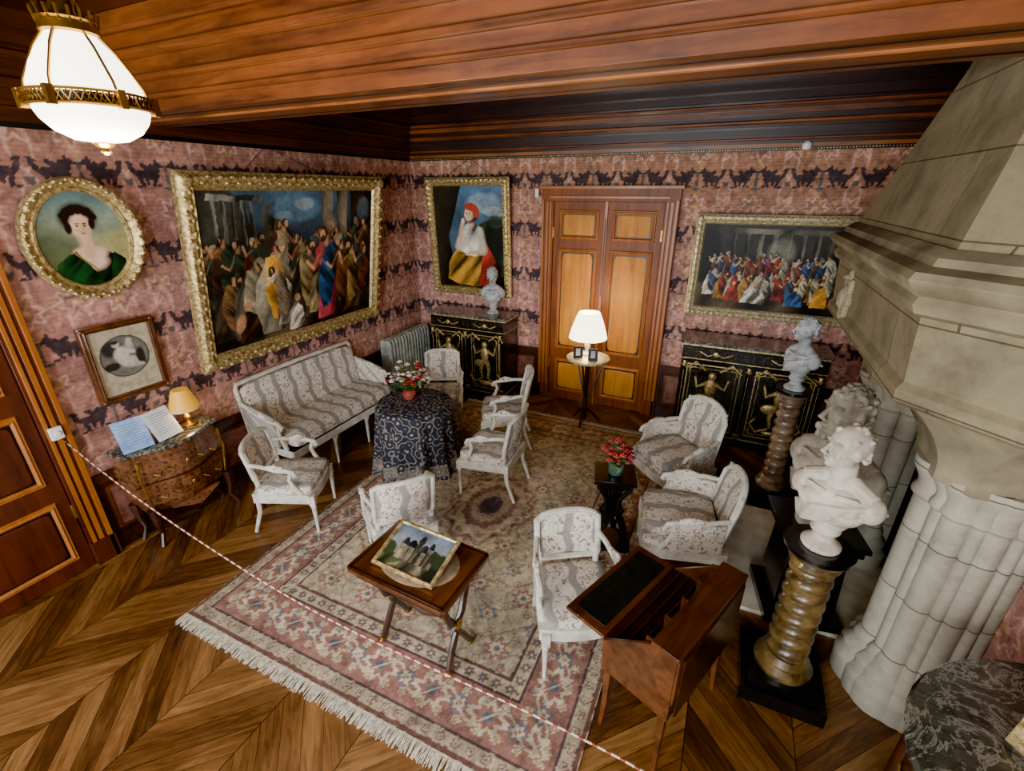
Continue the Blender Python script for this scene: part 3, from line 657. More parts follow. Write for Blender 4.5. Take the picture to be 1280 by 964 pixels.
# ---------- left wall commode ----------
marq=N('marquetry'); o=marq.xyz(); marq.set(.25,coat=.5)
ck=marq.ma('ADD',marq.ma('ABSOLUTE',marq.ma('SUBTRACT',marq.ma('FRACT',marq.ma('MULTIPLY',marq.ma('ADD',o[0],o[2]),11.0)),.5)),marq.ma('ABSOLUTE',marq.ma('SUBTRACT',marq.ma('FRACT',marq.ma('MULTIPLY',marq.ma('SUBTRACT',o[0],o[2]),11.0)),.5)))
marq.col(marq.mix(.45,marq.ramp(ck,[(.2,'#5a3220'),(.45,'#70442c'),(.6,'#7c5034'),(.92,'#2a1008')]),marq.ramp(marq.noise(marq.co,14,4,.7,1),[(.4,'#2c1408'),(.6,'#8a5a34')]))); marq=marq.m
b=B()
def cring(z,k):
    P=[]; hw=.35*k; d=.31*k
    for i in range(17):
        t=-1+2*i/16; P.append((t*hw*(1+.03*math.cos(t*3)),-d*(.82+.18*math.cos(t*math.pi))-.0,z))
    return P+[(hw,0,z),(-hw,0,z)]
b.loft([cring(z,k) for z,k in((.26,.86),(.32,.92),(.42,.98),(.55,1.03),(.66,1.03),(.74,.98),(.79,.97))],marq)
b.loft([cring(.79,1.03),cring(.80,1.07),cring(.822,1.07),cring(.826,1.04)],marbleD)
for x,y in((-.31,-.25),(.31,-.25),(-.32,-.03),(.32,-.03)): b.tube([(x,y,.34),(x*1.0,y,.22),(x*.95,y*.95,.1),(x*1.08,y*1.08,.0)],[.045,.03,.018,.02],walnut); b.tube([(x*1.02,y*1.04,.76),(x*1.06,y*1.08,.6),(x*.97,y,.35)],.010,brass,n=6)
for z in(.44,.64):
    for x0 in(-.17,.17):
        for s in(-1,1): b.tube([(x0+s*.02,-.30,z),(x0+s*.05,-.325,z-.02),(x0+s*.08,-.30,z)],.006,brass,n=6)
    b.sq((0,-.325,z),(.018,.01,.026),brass)
b.tube([(t*.355,-.32*(.82+.18*math.cos(t*math.pi))-.006,.54) for t in [-1+i/8 for i in range(17)]],.006,walnut,n=5)
b.loft([[(t*.2,-.31,.3-.0) for t in(-1,1)]+[(.0,-.33,.22)],[(t*.2,-.28,.3) for t in(-1,1)]+[(.0,-.3,.22)]],marq)
b.obj('bombe_commode',(XL+.05,1.84,0),math.pi/2)
prn=M('print_white','#c9d6e4','#eef4fa',scale=5,rough=.25); prb=M('print_blue_reflection','#5c8ac8','#b8d4f4',scale=5,rough=.2); ink=M('ink','#6a7078')  # bluish tint of the first sheet is window reflection put into its colour
def sheet(name,loc,rz,m,w=.2,h=.25):
    b=B(); b.box((0,0,h/2),(w,.006,h),m)
    for i in range(9): b.box((random.uniform(-.01,.01),-.004,h*.85-i*.02),(w*.72,.002,.004),ink)
    b.box((0,.06,.01),(w*.7,.1,.02),ebony); b.obj(name,loc,rot=(R_(-32),0,rz))
sheet('information_sheet',(-3.84,1.60,.836),math.pi/2-.2,prb); sheet('information_sheet',(-3.83,1.83,.836),math.pi/2+.12,prn)
def tlamp(name,loc,shade,base,rs,hs,st,z0):
    b=B(); b.lathe([(.06,0),(.06,.012),(.03,.025),(.015,.04),(.03,z0*.4),(.035,z0*.55),(.015,z0*.75),(.01,z0+hs*.4)],base,n=20)
    sm=EM(name+'_shade',shade,st)
    b.lathe([(rs,z0),(rs*.9,z0+hs*.3),(rs*.72,z0+hs*.7),(rs*.55,z0+hs)],sm,n=28); b.tube([(rs*math.cos(i*.3927),rs*math.sin(i*.3927),z0) for i in range(16)],.004,whitepaint,n=5,closed=True)
    b.obj(name,loc)
tlamp('table_lamp',(-3.93,2.03,.828),'#d9a030',brass,.11,.17,.6,.15)

# ---------- boulle cabinets ----------
def gfig(b,x,y,z,s):
    for a in(-1,1):
        b.tube([(x+a*.02*s,y,z),(x+a*.045*s,y,z-.1*s),(x+a*.03*s,y,z-.19*s)],[.024*s,.014*s],gold,n=6); b.tube([(x+a*.03*s,y,z+.1*s),(x+a*.1*s,y,z+.06*s),(x+a*.12*s,y,z+.14*s)],[.018*s,.011*s],gold,n=6)
        b.tube([(x+a*.04*s,y,z-.2*s),(x+a*.12*s,y,z-.24*s),(x+a*.17*s,y,z-.18*s),(x+a*.14*s,y,z-.13*s)],.010*s,gold,n=5)
        b.tube([(x+a*.05*s,y,z+.2*s),(x+a*.13*s,y,z+.26*s),(x+a*.2*s,y,z+.2*s)],.011*s,gold,n=5)
    b.sq((x,y,z+.06*s),(.045*s,.02*s,.075*s),gold); b.sq((x,y,z+.155*s),(.03*s,.02*s,.034*s),gold); b.sq((x,y,z-.24*s),(.08*s,.015*s,.024*s),gold); b.sq((x-.06*s,y,z-.04*s),(.06*s,.012*s,.04*s),gold)
def cabinet(name,W,H,D,loc):
    b=B(); h=W/2
    b.bx(-h,h,-D,0,.08,H-.05,ebony); b.bx(-h-.02,h+.02,-D-.02,0,0,.09,ebony); b.bx(-h-.03,h+.03,-D-.03,.0,H-.05,H-.02,marbleD); b.bx(-h-.025,h+.025,-D-.025,0,H-.07,H-.05,gold)
    b.bx(-h+.02,h-.02,-D-.004,-D,H-.2,H-.09,inlay)
    b.bx(-h-.01,h+.01,-D-.012,0,H-.22,H-.21,gold); b.bx(-h-.012,h+.012,-D-.014,0,.09,.1,gold)
    n=2
    for x in [-h+.04,h-.04,0]:
        b.lathe([(.02,.1),(.026,.13),(.018,.16),(.022,H-.3),(.03,H-.26),(.034,H-.22)],ebony,(x,-D-.015,0),12)
        for z in(.13,.16,H-.29,H-.24): b.lathe([(.03,-.006),(.034,0),(.03,.006)],gold,(x,-D-.015,z),12)
        b.tube([(x,-D-.04,.2),(x,-D-.04,H-.34)],.004,gold,n=4)
        b.sq((x,-D-.04,H-.27),(.02,.012,.04),gold)
    for i in range(n):
        xc=(-1+2*(i+.5)/n)*h; pw=W/n-.13; ph=H-.42; zc=.1+ph/2+.05
        b.T=Matrix.Translation((xc,-D,zc)); b.frame(pw-.03,ph-.03,[(0,.0),(.003,.012),(.012,.01),(.015,0)],gold); b.frame(pw-.1,ph-.1,[(0,0),(.002,.006),(.006,.006),(.008,0)],gold); b.box((0,-.002,0),(pw-.03,.004,ph-.03),inlay); b.T=Matrix.Identity(4)
        gfig(b,xc,-D-.02,zc+.04,min(1.4,pw*3.2))
        for sx in(-1,1):
            for sz in(-1,1): b.tube([(xc+sx*(pw/2-.03),-D-.012,zc+sz*(ph/2-.1)),(xc+sx*(pw/2-.04),-D-.014,zc+sz*(ph/2-.05)),(xc+sx*(pw/2-.1),-D-.012,zc+sz*(ph/2-.03))],.008,gold,n=5)
        b.tube([(xc-.16,-D-.01,H-.13),(xc-.08,-D-.012,H-.17),(xc,-D-.016,H-.14),(xc+.08,-D-.012,H-.17),(xc+.16,-D-.01,H-.13)],.009,gold,n=5); b.sq((xc,-D-.015,H-.145),(.03,.012,.03),gold)
    for sx in(-1,1): b.box((sx*(h+.002),-D/2,H*.5),(.004,D-.1,H-.4),inlay)
    return b.obj(name,loc,0,bev=.003)
cabinet('boulle_cabinet',1.10,1.17,.42,(-3.04,YB-.06,0)); cabinet('boulle_cabinet',1.36,1.18,.42,(.36,YB-.06,0))

# radiator
b=B()
for i in range(14):
    y=-.42+i*.065
    b.sq((0,y,.5),(.09,.022,.36),radm,.3,.4,12,10)
    for x in(-.05,.05): b.tube([(x,y+.0,.18),(x,y,.84)],.022,radm)
for z in(.18,.82): b.tube([(0,-.46,z),(0,.45,z)],.022,radm)
for y in(-.42,.4): b.box((0,y,.08),(.12,.04,.16),radm)
b.obj('cast_iron_radiator',(-3.90,4.98,0))

# ---------- busts ----------
def bust(name,loc,ang,mat,s=1.0,hair=60,drape=True,turn=0,seed=1,wide=1.0,nod=0,beard=False):
    rd=random.Random(seed); b=B(); E=lambda c,r:b.sq(c,r,mat,nu=20,nv=14)
    z0=.12
    b.lathe([(.095,0),(.098,.02),(.08,.035),(.055,.06),(.05,.08),(.07,.105),(.075,.12),(.05,.15)],mat,n=32)
    b.T=Matrix.Translation((0,0,z0-.02))@Matrix.Diagonal((1,wide,1,1))
    E((0,0,.1),(.07,.09,.09)); E((.015,0,.17),(.095,.14,.10)); E((0,0,.24),(.085,.16,.07))
    for a in(-1,1): E((-.005,a*.145,.225),(.065,.055,.075)); E((.055,a*.06,.205),(.05,.065,.055)); b.tube([(0,a*.14,.275),(0,a*.04,.335)],[.042,.042],mat,n=12); b.tube([(.065,a*.11,.275),(.08,a*.02,.265)],.010,mat)
    b.tube([(-.01,0,.27),(0,0,.34),(.015,0,.43)],[.07,.055,.054],mat,n=16)
    if drape:
        for k in range(9):
            t=k/8; b.tube([(-.07+.02*t,.19-.05*t,.20+.05*t),(.02+.04*t,.165-.08*t,.255-.03*t),(.10,.07-.06*t,.22-.1*t),(.105,-.05-.03*t,.17-.09*t),(.06,-.14+.02*t,.14-.07*t)],[.010,.016,.017,.015,.010],mat,n=8)
        for k in range(5): t=k/4; b.tube([(-.06,-.18+.03*t,.24),(.03,-.17+.05*t,.25-.02*t),(.085,-.11+.03*t,.19-.03*t),(.07,-.09,.1)],[.010,.016,.016,.010],mat,n=8)
    b.T=Matrix.Translation((0,0,z0-.03))@Matrix.Translation((0.01,0,.42))@Matrix.Rotation(turn,4,'Z')@Matrix.Rotation(nod,4,'Y')@Matrix.Translation((0,0,-.42))
    E((.0,0,.545),(.1,.078,.1)); E((.03,0,.5),(.07,.066,.1)); E((.055,0,.45),(.042,.043,.045)); E((.082,0,.432),(.02,.022,.018))
    b.tube([(.092,0,.55),(.114,0,.52),(.132,0,.495)],[.009,.011,.015],mat)
    for a in(-1,1):
        E((.066,a*.036,.492),(.026,.020,.026)); E((.082,a*.03,.556),(.016,.028,.008)); E((.078,a*.03,.534),(.010,.013,.008)); E((.118,a*.012,.492),(.01,.009,.008)); E((.005,a*.078,.515),(.019,.01,.032)); E((-.0,a*.07,.52),(.03,.012,.04))
    E((.1,0,.468),(.012,.024,.005)); E((.098,0,.455),(.012,.02,.006))
    if beard:
        for i in range(26): E((.05+rd.uniform(0,.05),rd.uniform(-.045,.045),.43+rd.uniform(-.045,.02)),(.014,.012,.02))
    for i in range(hair):
        th=rd.uniform(.0,2*math.pi); ph=rd.uniform(.05,1.0)
        x=-.0+.1*math.cos(th)*math.cos(ph*1.4); y=.08*math.sin(th)*math.cos(ph*1.4); z=.545+.1*math.sin(ph*1.4)
        if x>.055 and z<.60: continue
        r=rd.uniform(.010,.016); E((x,y,z),(r,r,r*.8))
    for i in range(hair//2):
        th=math.pi+rd.uniform(-1.1,1.1); r=rd.uniform(.010,.015); E((.09*math.cos(th),.078*math.sin(th),rd.uniform(.46,.56)),(r,r,r))
    o=b.obj(name,loc,ang); o.scale=(s,s,s)
    m=o.modifiers.new('remesh','REMESH'); m.mode='VOXEL'; m.voxel_size=.0045; m.use_smooth_shade=True
    sm=o.modifiers.new('smooth','SMOOTH'); sm.factor=.5; sm.iterations=2
    return o
bust('marble_bust',(-2.74,YB-.28,1.152),R_(-75),marbleG,.82,hair=70,drape=False,turn=.4,seed=2)
def twist(name,loc,H,r,m,base,bs,turns=9):
    b=B(); pr=[];n=150; z0=.24;z1=H-.12
    for i in range(n+1): pr.append((r*.92,z0+(z1-z0)*i/n))
    k=2*math.pi*turns/(z1-z0)
    b.lathe(pr,m,n=28,fn=lambda a,z,rr:r*.30*(abs(math.cos((a-(z-z0)*k)/2))**.8-.5))
    b.box((0,0,.05),(bs,bs,.1),base); b.box((0,0,.12),(bs*.85,bs*.85,.05),base); b.lathe([(r*1.45,.14),(r*1.5,.17),(r*1.2,.2),(r*1.25,.22),(r*1.0,.25)],m,n=28)
    b.lathe([(r,H-.13),(r*1.2,H-.1),(r*1.05,H-.08),(r*1.4,H-.05),(r*1.5,H-.03)],m,n=28); b.lathe([(r*1.5,H-.03),(r*1.6,H-.02),(r*1.6,H)],base,n=28)
    b.obj(name,loc)
twist('twisted_column_pedestal',(.66,4.28,0),1.1,.085,colB,ebony,.34)
bust('plaster_bust',(.66,4.28,1.102),R_(215),marbleG,.84,hair=60,drape=True,turn=-.4,seed=5)
twist('twisted_column_pedestal',(.64,2.33,0),1.0,.10,colA,ebony,.42,8)
bust('marble_bust',(.64,2.33,1.002),R_(238),marbleW,.92,hair=26,drape=True,turn=-.65,seed=8,wide=1.1)
b=B(); b.box((0,0,.03),(.46,.46,.06),ebony); b.box((0,0,.33),(.36,.36,.56),ebony,.9); b.box((0,0,.62),(.42,.42,.05),ebony); b.box((0,0,.66),(.46,.46,.03),ebony); b.obj('black_pedestal',(.76,2.98,.032),R_(10),bev=.004)
bust('marble_bust',(.76,2.96,.71),R_(225),marbleS,1.28,hair=60,drape=True,turn=-.3,seed=12,wide=1.1,beard=True)

# ---------- fireplace ----------
def plan(o,z,y0=1.8,y1=4.5):
    return [(XR,y0-o,z),(1.15-.41*o,y0-o,z),(.7-o,2.25-.41*o,z),(.7-o,4.05+.41*o,z),(1.15-.41*o,y1+o,z),(XR,y1+o,z)]
b=B()
b.loft([plan(-.03,1.83),plan(.0,1.85),plan(.0,1.9),plan(-.02,1.93),plan(-.01,2.05),plan(0,2.2)],stoneA)
b.loft([plan(.0,2.2),plan(.03,2.215),plan(.045,2.25),plan(.03,2.28),plan(.06,2.3),plan(.085,2.34),plan(.07,2.37),plan(.02,2.39),plan(.01,2.42),plan(-.03,2.45)],stoneP)
top=[(XR,2.2,3.6),(1.2,2.25,3.6),(.96,2.4,3.6),(.96,2.95,3.6),(1.2,3.2,3.6),(XR,3.25,3.6)]; bot=plan(-.04,2.44)
rings=[bot]
for k in range(1,6):
    t=k/5; e=t**.92; rings.append([tuple(bot[i][j]*(1-(e if j<2 else t))+top[i][j]*(e if j<2 else t) for j in range(3)) for i in range(6)])
b.loft(rings,stoneA)
def jamb(yc,s):
    b.bx(1.12,XR,yc-.17,yc+.2,0,1.5,stoneL)
    for x,y,r in((1.09,.0,.075),(1.09,-.11,.035),(1.14,-.15,.06),(1.20,-.20,.03),(1.26,-.19,.055),(1.33,-.22,.025),(1.38,-.18,.045),(1.10,.10,.035),(1.16,.15,.06),(1.27,.19,.06)):
        b.lathe([(r+.075,0),(r+.08,.14),(r+.06,.17),(r+.05,.19),(r+.055,.23),(r+.02,.28),(r+.022,.31),(r,.36),(r,1.26),(r+.018,1.28),(r+.018,1.30),(r+.004,1.33),(r+.008,1.36),(r+.035,1.41),(r+.045,1.43),(r+.045,1.47)],stoneL,(x,yc+y*s,0),20)
    lo=[(XR,-.26),(1.10,-.26),(1.0,-.14),(1.0,.14),(1.08,.24),(XR,.24)]; hi=[(XR,-.55),(1.12,-.55),(.74,-.2),(.74,.5),(1.1,.5),(XR,.5)]
    R=[]
    for k in range(8):
        t=k/7; e=1-math.cos(t*math.pi/2); R.append([(lo[i][0]*(1-e)+hi[i][0]*e,yc+s*(lo[i][1]*(1-e)+hi[i][1]*e),1.47+.39*t) for i in range(6)])
    R=[[(p[0],p[1],1.43) for p in R[0]]]+R
    b.loft(R,stoneP)
jamb(2.58,1); jamb(3.85,-1)
b.bx(XR-.02,XR-.005,2.7,3.7,0,1.85,fireback)
# carved wreath and shield on the mantel face
for i in range(60):
    t=i/60*6.283; rr=1+.18*math.sin(8*t); b.sq((.70,3.55+.085*math.cos(t)*rr,2.04+.12*math.sin(t)*rr),(.022,.017,.02),stoneP,nu=8,nv=6)
b.sq((.695,3.55,2.03),(.03,.055,.08),stoneP); b.sq((.685,3.55,2.15),(.03,.03,.02),stoneP)
for k in range(5): b.sq((.672,3.55+(k-2)*.020,2.03-.01*abs(k-2)),(.014,.008,.05),stoneP,nu=8,nv=6)
b.obj('stone_fireplace',smooth=30,bev=.006)
b=B(); b.bx(.33,XR,2.78,4.02,0,.03,hearthm); b.obj('hearth_slab',bev=.004)

# ---------- lamp table ----------
b=B(); b.lathe([(.245,.83),(.25,.84),(.25,.855),(.24,.86)],goldpale,n=36); b.lathe([(.02,.06),(.035,.1),(.02,.15),(.028,.3),(.018,.45),(.03,.6),(.022,.7),(.06,.82)],walnut,n=16)
for i in range(3):
    a=i*2.094+.5; b.tube([(.02*math.cos(a),.02*math.sin(a),.2),(.1*math.cos(a),.1*math.sin(a),.13),(.19*math.cos(a),.19*math.sin(a),.02)],[.02,.018,.014],walnut)
    b.tube([(.03*math.cos(a),.03*math.sin(a),.35),(.12*math.cos(a),.12*math.sin(a),.6),(.2*math.cos(a),.2*math.sin(a),.83)],.012,walnut)
b.obj('round_pedestal_table',(-1.32,4.98,0.014))
tlamp('table_lamp',(-1.36,5.06,.876),'#fff0cf',whitepaint,.22,.30,6,.2)
for x,y in((-1.42,4.9),(-1.24,4.88)):
    b=B(); b.frame(.08,.11,[(0,0),(0,.006),(.012,.006),(.014,0)],black); b.box((0,.003,0),(.1,.005,.13),black); b.box((0,-.001,0),(.05,.002,.08),marbleG); b.obj('photo_frame',(x,y,.942),rot=(R_(-12),0,R_(random.uniform(-20,30))))

# demilune commode
b=B()
def dl(r,z): return [(XR-.03-r*math.cos(t)*1.0,1.4+r*math.sin(t),z) for t in [math.pi/2-math.pi*i/24 for i in range(25)]]
b.loft([dl(.5,.05),dl(.5,.1),dl(.53,.11),dl(.53,.85),dl(.55,.88),dl(.56,.9)],mahog); b.loft([dl(.56,.9),dl(.585,.905),dl(.59,.93),dl(.58,.945)],marbleD)
b.tube([(XR-.03-.535*math.cos(t),1.4+.535*math.sin(t),.66) for t in [math.pi/2-math.pi*i/24 for i in range(25)]],.006,brass,n=5)
for t in(-1.2,-.4,.4,1.2): b.lathe([(.025,0),(.035,.05),(.03,.1),(.028,.88)],walnut,(XR-.03-.53*math.cos(t),1.4+.53*math.sin(t),0),12)
b.obj('demilune_commode')
b=B(); b.frame(.2,.26,[(0,0),(0,.015),(.01,.025),(.035,.02),(.04,0)],gold,.002,12); b.box((0,.004,0),(.22,.008,.28),walnut)
pf=b.obj('small_framed_picture',(1.22,1.50,1.12),rot=(R_(-15),0,R_(-50)))
cv=Cv(.2,.26,.005,'#7a5a30'); cv.ell(.1,.12,.05,.07,'#c9a27a'); cv.noise(.5,20,5); canvas('picture',cv,paintm,pf,(0,-.002,0))

# ---------- paintings ----------
def big():
    w,h=2.0,1.36; cv=Cv(w,h,.0052,'#2c2c28',.016,10); cv.grad('#3c5466','#1c150d'); cv.noise(.7,3,2)
    cv.robe([(0,.0),(.3,.0),(.42,.12),(.5,.5),(0,.7)],'#2c2e28',.2)
    for i in range(5): cv.robe([(.12+i*.085,.08),(.15+i*.085,.08),(.155+i*.085,.45),(.115+i*.085,.45)],'#6a6a5c',.03,0,i,1.2)
    cv.robe([(.08,.03),(.58,.05),(.58,.09),(.08,.08)],'#75736a',.05); cv.robe([(.58,.12),(.72,.1),(.72,.42),(.57,.42)],'#54544a',.1)
    cv.ell(.95,.16,.28,.12,'#587c96',al=.7); cv.ell(1.05,.12,.12,.05,'#a0b0b4',al=.5); cv.ell(.8,.22,.1,.04,'#93a4ac',al=.4)
    for x in(1.28,1.48): cv.robe([(x-.01,0),(x+.13,0),(x+.135,.75),(x-.015,.75)],'#6c6250',.06,0,3,1.2)
    cv.robe([(1.66,0),(2,0),(2,.8),(1.68,.7)],'#261c12',.1); cv.ell(1.86,.2,.09,.13,'#5c6c74',al=.6)
    cv.robe([(0,1.12),(.6,1.06),(2,1.04),(2,1.36),(0,1.36)],'#3c2f1e',.2); cv.robe([(.5,1.36),(.6,1.22),(1.5,1.2),(1.7,1.36)],'#54452f',.2)
    rd=random.Random(4); C=['#4a3424','#6a4228','#2c3e4c','#7c6a4c','#2c3a2c','#6a2c20','#85785a','#3a342c','#5a2438','#4c5a5c']
    for i in range(20): cv.fig(.06+i*.098,.98-rd.uniform(0,.16)-(.05 if i>10 else 0),.58+rd.uniform(-.05,.06),rd.choice(C),rd.choice(C),'#a47854',face=rd.choice((-1,1)),seed=i+1,bow=rd.uniform(0,.08))
    cv.robe([(0,1.05),(.2,.98),(.28,1.2),(.2,1.36),(0,1.36)],'#2a2014',.08)
    for x,y,hh,r1,r2,f,sd,bw in((.14,1.26,.62,'#43362a','#62492e',1,1,.12),(.36,1.29,.78,'#5c5648','#8f846a',1,6,.1),(.60,1.30,.92,'#7a7460','#c08a30',1,2,.06),(.80,1.26,.66,'#b5ac94','#6c5c48',-1,3,.14),(1.00,1.25,.84,'#4a4236','#7a6844',1,5,.05),(1.18,1.22,.62,'#8c7a54','#40503c',1,7,.16),(1.38,1.31,1.0,'#9c3840','#28527c',-1,1,.02),(1.60,1.26,.86,'#38281c','#6c4226',-1,2,.04),(1.76,1.29,.82,'#5c4226','#80683c',-1,9,.05),(1.92,1.26,.76,'#2a342e','#5c3424',-1,3,.0)): cv.fig(x,y,hh,r1,r2,'#c4946a',face=f,seed=sd,bow=bw)
    cv.robe([(.24,1.33),(.26,1.12),(.34,1.02),(.44,1.08),(.5,1.33)],'#5a3820',.04,.4,3); cv.ell(.36,.99,.04,.045,'#b0845e'); cv.ell(.27,1.14,.05,.09,'#a87a58',.4)
    cv.robe([(.80,1.34),(.82,1.14),(.9,1.04),(.97,1.12),(1.02,1.34)],'#cfc8b2',.03,.4,6); cv.ell(.91,1.01,.035,.04,'#b08560')
    for x,y in((.03,1.3),(1.98,1.3)): cv.ell(x,y,.2,.14,'#0e0a06',al=.7)
    cv.ell(1.39,.33,.07,.07,'#d8b48c',al=.25,soft=.9); cv.noise(.45,9,3); cv.noise(.35,40,5); cv.P*=1.1; return cv
def woman():
    w,h=1.0,1.28; cv=Cv(w,h,.005,'#3a3626',.008,12); cv.grad('#4c6c88','#2c3014'); cv.robe([(0,0),(.42,0),(.32,.3),(.2,.6),(.3,1.28),(0,1.28)],'#241d12',.15); cv.ell(.75,.2,.25,.12,'#8ca2ae',al=.7); cv.ell(.88,.3,.15,.06,'#b0bcb8',al=.6)
    cv.robe([(.5,.55),(.7,.44),(.85,.38),(1,.4),(1,1.28),(.6,1.28)],'#364420',.12); cv.ell(.9,.42,.1,.08,'#2c3a20',al=.8); cv.robe([(0,1.08),(.4,1.14),(1,1.1),(1,1.28),(0,1.28)],'#2e2014',.15); cv.noise(.6,5,8)
    cv.robe([(.14,1.18),(.17,.95),(.3,.78),(.42,.70),(.62,.72),(.78,.84),(.86,1.2),(.55,1.26),(.3,1.24)],'#b8862a',.06,.5,4); cv.robe([(.62,1.25),(.68,.9),(.74,.66),(.86,.86),(.96,1.12),(.86,1.25)],'#98281c',.05,.4,6)
    cv.robe([(.36,.80),(.40,.56),(.46,.46),(.58,.42),(.69,.5),(.73,.68),(.72,.84),(.55,.86)],'#d4ccba',.05,.3,8)
    cv.line((.45,.53),(.34,.74),.045,'#d6cebc'); cv.line((.33,.74),(.42,.44),.024,'#e4b896'); cv.ell(.425,.415,.024,.03,'#e8bf9e'); cv.line((.67,.55),(.71,.78),.048,'#c6bca8'); cv.line((.71,.78),(.48,.83),.022,'#e4b896'); cv.ell(.46,.835,.035,.02,'#e8bf9e')
    cv.line((.54,.39),(.54,.46),.036,'#dcb090'); cv.ell(.55,.33,.10,.115,'#3c2214'); cv.ell(.515,.335,.060,.078,'#ecc4a2'); cv.ell(.56,.25,.095,.052,'#a83824',ang=.2); cv.ell(.62,.31,.05,.07,'#a83824',ang=.4); cv.ell(.555,.355,.03,.05,'#bd8c66',al=.45)
    for x in(.488,.532): cv.ell(x,.325,.012,.006,'#2a1a12'); cv.ell(x,.310,.016,.0035,'#4c3020')
    cv.line((.507,.33),(.503,.352),.004,'#b07c5c',.8); cv.ell(.508,.376,.016,.006,'#a04438'); cv.ell(.48,.355,.014,.012,'#dc9478',al=.5)
    cv.noise(.25,16,4); cv.noise(.25,50,5); return cv
def assembly():
    w,h=1.36,.88; cv=Cv(w,h,.0045,'#221c16',.009,14); cv.grad('#2e2e28','#1c140b')
    for i in range(8): x=.28+i*.125; cv.robe([(x,.09),(x+.04,.09),(x+.044,.42),(x-.004,.42)],'#5c5646',.03,0,i,1.2)
    cv.robe([(.22,.04),(1.24,.04),(1.24,.09),(.22,.09)],'#625c4c',.1,0,2,0); cv.ell(.75,.28,.12,.15,'#8c8a74',al=.45); cv.robe([(0,.62),(1.36,.62),(1.36,.88),(0,.88)],'#443623',.1)
    for k in range(6): cv.line((.2+k*.18,.88),(.45+k*.08,.64),.003,'#1c140b',.6)
    for x,y in((.06,.3),(1.3,.3)): cv.ell(x,y,.13,.3,'#0f0b07',al=.8)
    rd=random.Random(9); C=['#7a2a20','#a09880','#2c4670','#8f6428','#544634','#b0a890','#5c3020','#38485c']
    for i in range(17): cv.fig(.16+i*.066,.58-rd.uniform(0,.05),.27,rd.choice(C),rd.choice(C),'#b88a62',face=rd.choice((-1,1)),seed=i,bow=rd.uniform(0,.06))
    cv.robe([(.5,.66),(.5,.58),(.86,.56),(.88,.66)],'#c8c0aa',.04,.1,3,0)
    for i in range(11): cv.fig(.12+i*.113,.76-abs(i-5)*.004+.03*(i%2),.30,rd.choice(C),rd.choice(C),'#c89870',face=(1 if i<5 else -1),seed=i+30,bow=rd.uniform(.02,.12))
    for p,c in(([(.45,.80),(.48,.68),(.54,.62),(.62,.66),(.68,.81)],'#d8d0bc'),([(.86,.80),(.88,.68),(.95,.64),(1.01,.70),(1.04,.80)],'#4478b4'),([(.28,.78),(.31,.66),(.37,.62),(.42,.68),(.44,.78)],'#a83c28'),([(1.1,.80),(1.12,.62),(1.2,.58),(1.26,.80)],'#b07c28')): cv.robe(p,c,.03,.3,int(p[0][0]*40))
    for x,y in((.55,.6),(.95,.62),(.37,.6),(1.17,.56)): cv.ell(x,y,.016,.02,'#c8986e')
    cv.noise(.45,14,3); cv.noise(.35,50,5); cv.P*=1.15; return cv
def oval():
    w,h=.58,.7; cv=Cv(w,h,.004,'#9a9a70',.003,14); cv.grad('#56787a','#a09450'); cv.noise(.5,5,3); cv.ell(.08,.5,.2,.2,'#34462a',al=.6); cv.ell(.5,.4,.15,.1,'#b0a866',al=.5)
    cv.robe([(.06,.68),(.10,.5),(.2,.42),(.38,.42),(.48,.48),(.54,.68)],'#1e4420',.07,.3,3); cv.ell(.3,.44,.10,.05,'#e6bea0'); cv.ell(.3,.5,.085,.055,'#ecc8ac',soft=.6); cv.robe([(.1,.7),(.14,.47),(.22,.42),(.3,.56),(.36,.7)],'#1c5024',.05,.5,5); cv.robe([(.38,.7),(.4,.55),(.44,.44),(.5,.5),(.52,.68)],'#143a1a',.05,-.3,6)
    cv.line((.21,.43),(.32,.56),.006,'#8a7a3a'); cv.line((.29,.34),(.3,.44),.036,'#dcb494')
    cv.ell(.28,.21,.105,.095,'#1a100b'); cv.ell(.285,.265,.058,.08,'#e6bc9c'); cv.ell(.32,.28,.025,.05,'#b88868',al=.4); cv.ell(.26,.29,.018,.014,'#d08c74',al=.5)
    for i in range(14): cv.ell(.2+.013*i,.195-.04*math.sin(i/13*3.14)+.014*math.sin(i*2.1),.022,.02,'#20130c')
    cv.ell(.215,.27,.02,.04,'#20130c'); cv.ell(.35,.25,.018,.035,'#20130c')
    for x in(.265,.308): cv.ell(x,.262,.0095,.005,'#1c120c'); cv.ell(x,.248,.016,.003,'#3a2418')
    cv.line((.288,.262),(.292,.290),.003,'#b88464',.8); cv.ell(.288,.308,.015,.005,'#a0483c'); cv.ell(.288,.298,.008,.003,'#a87458',al=.6); cv.noise(.2,20,4); return cv
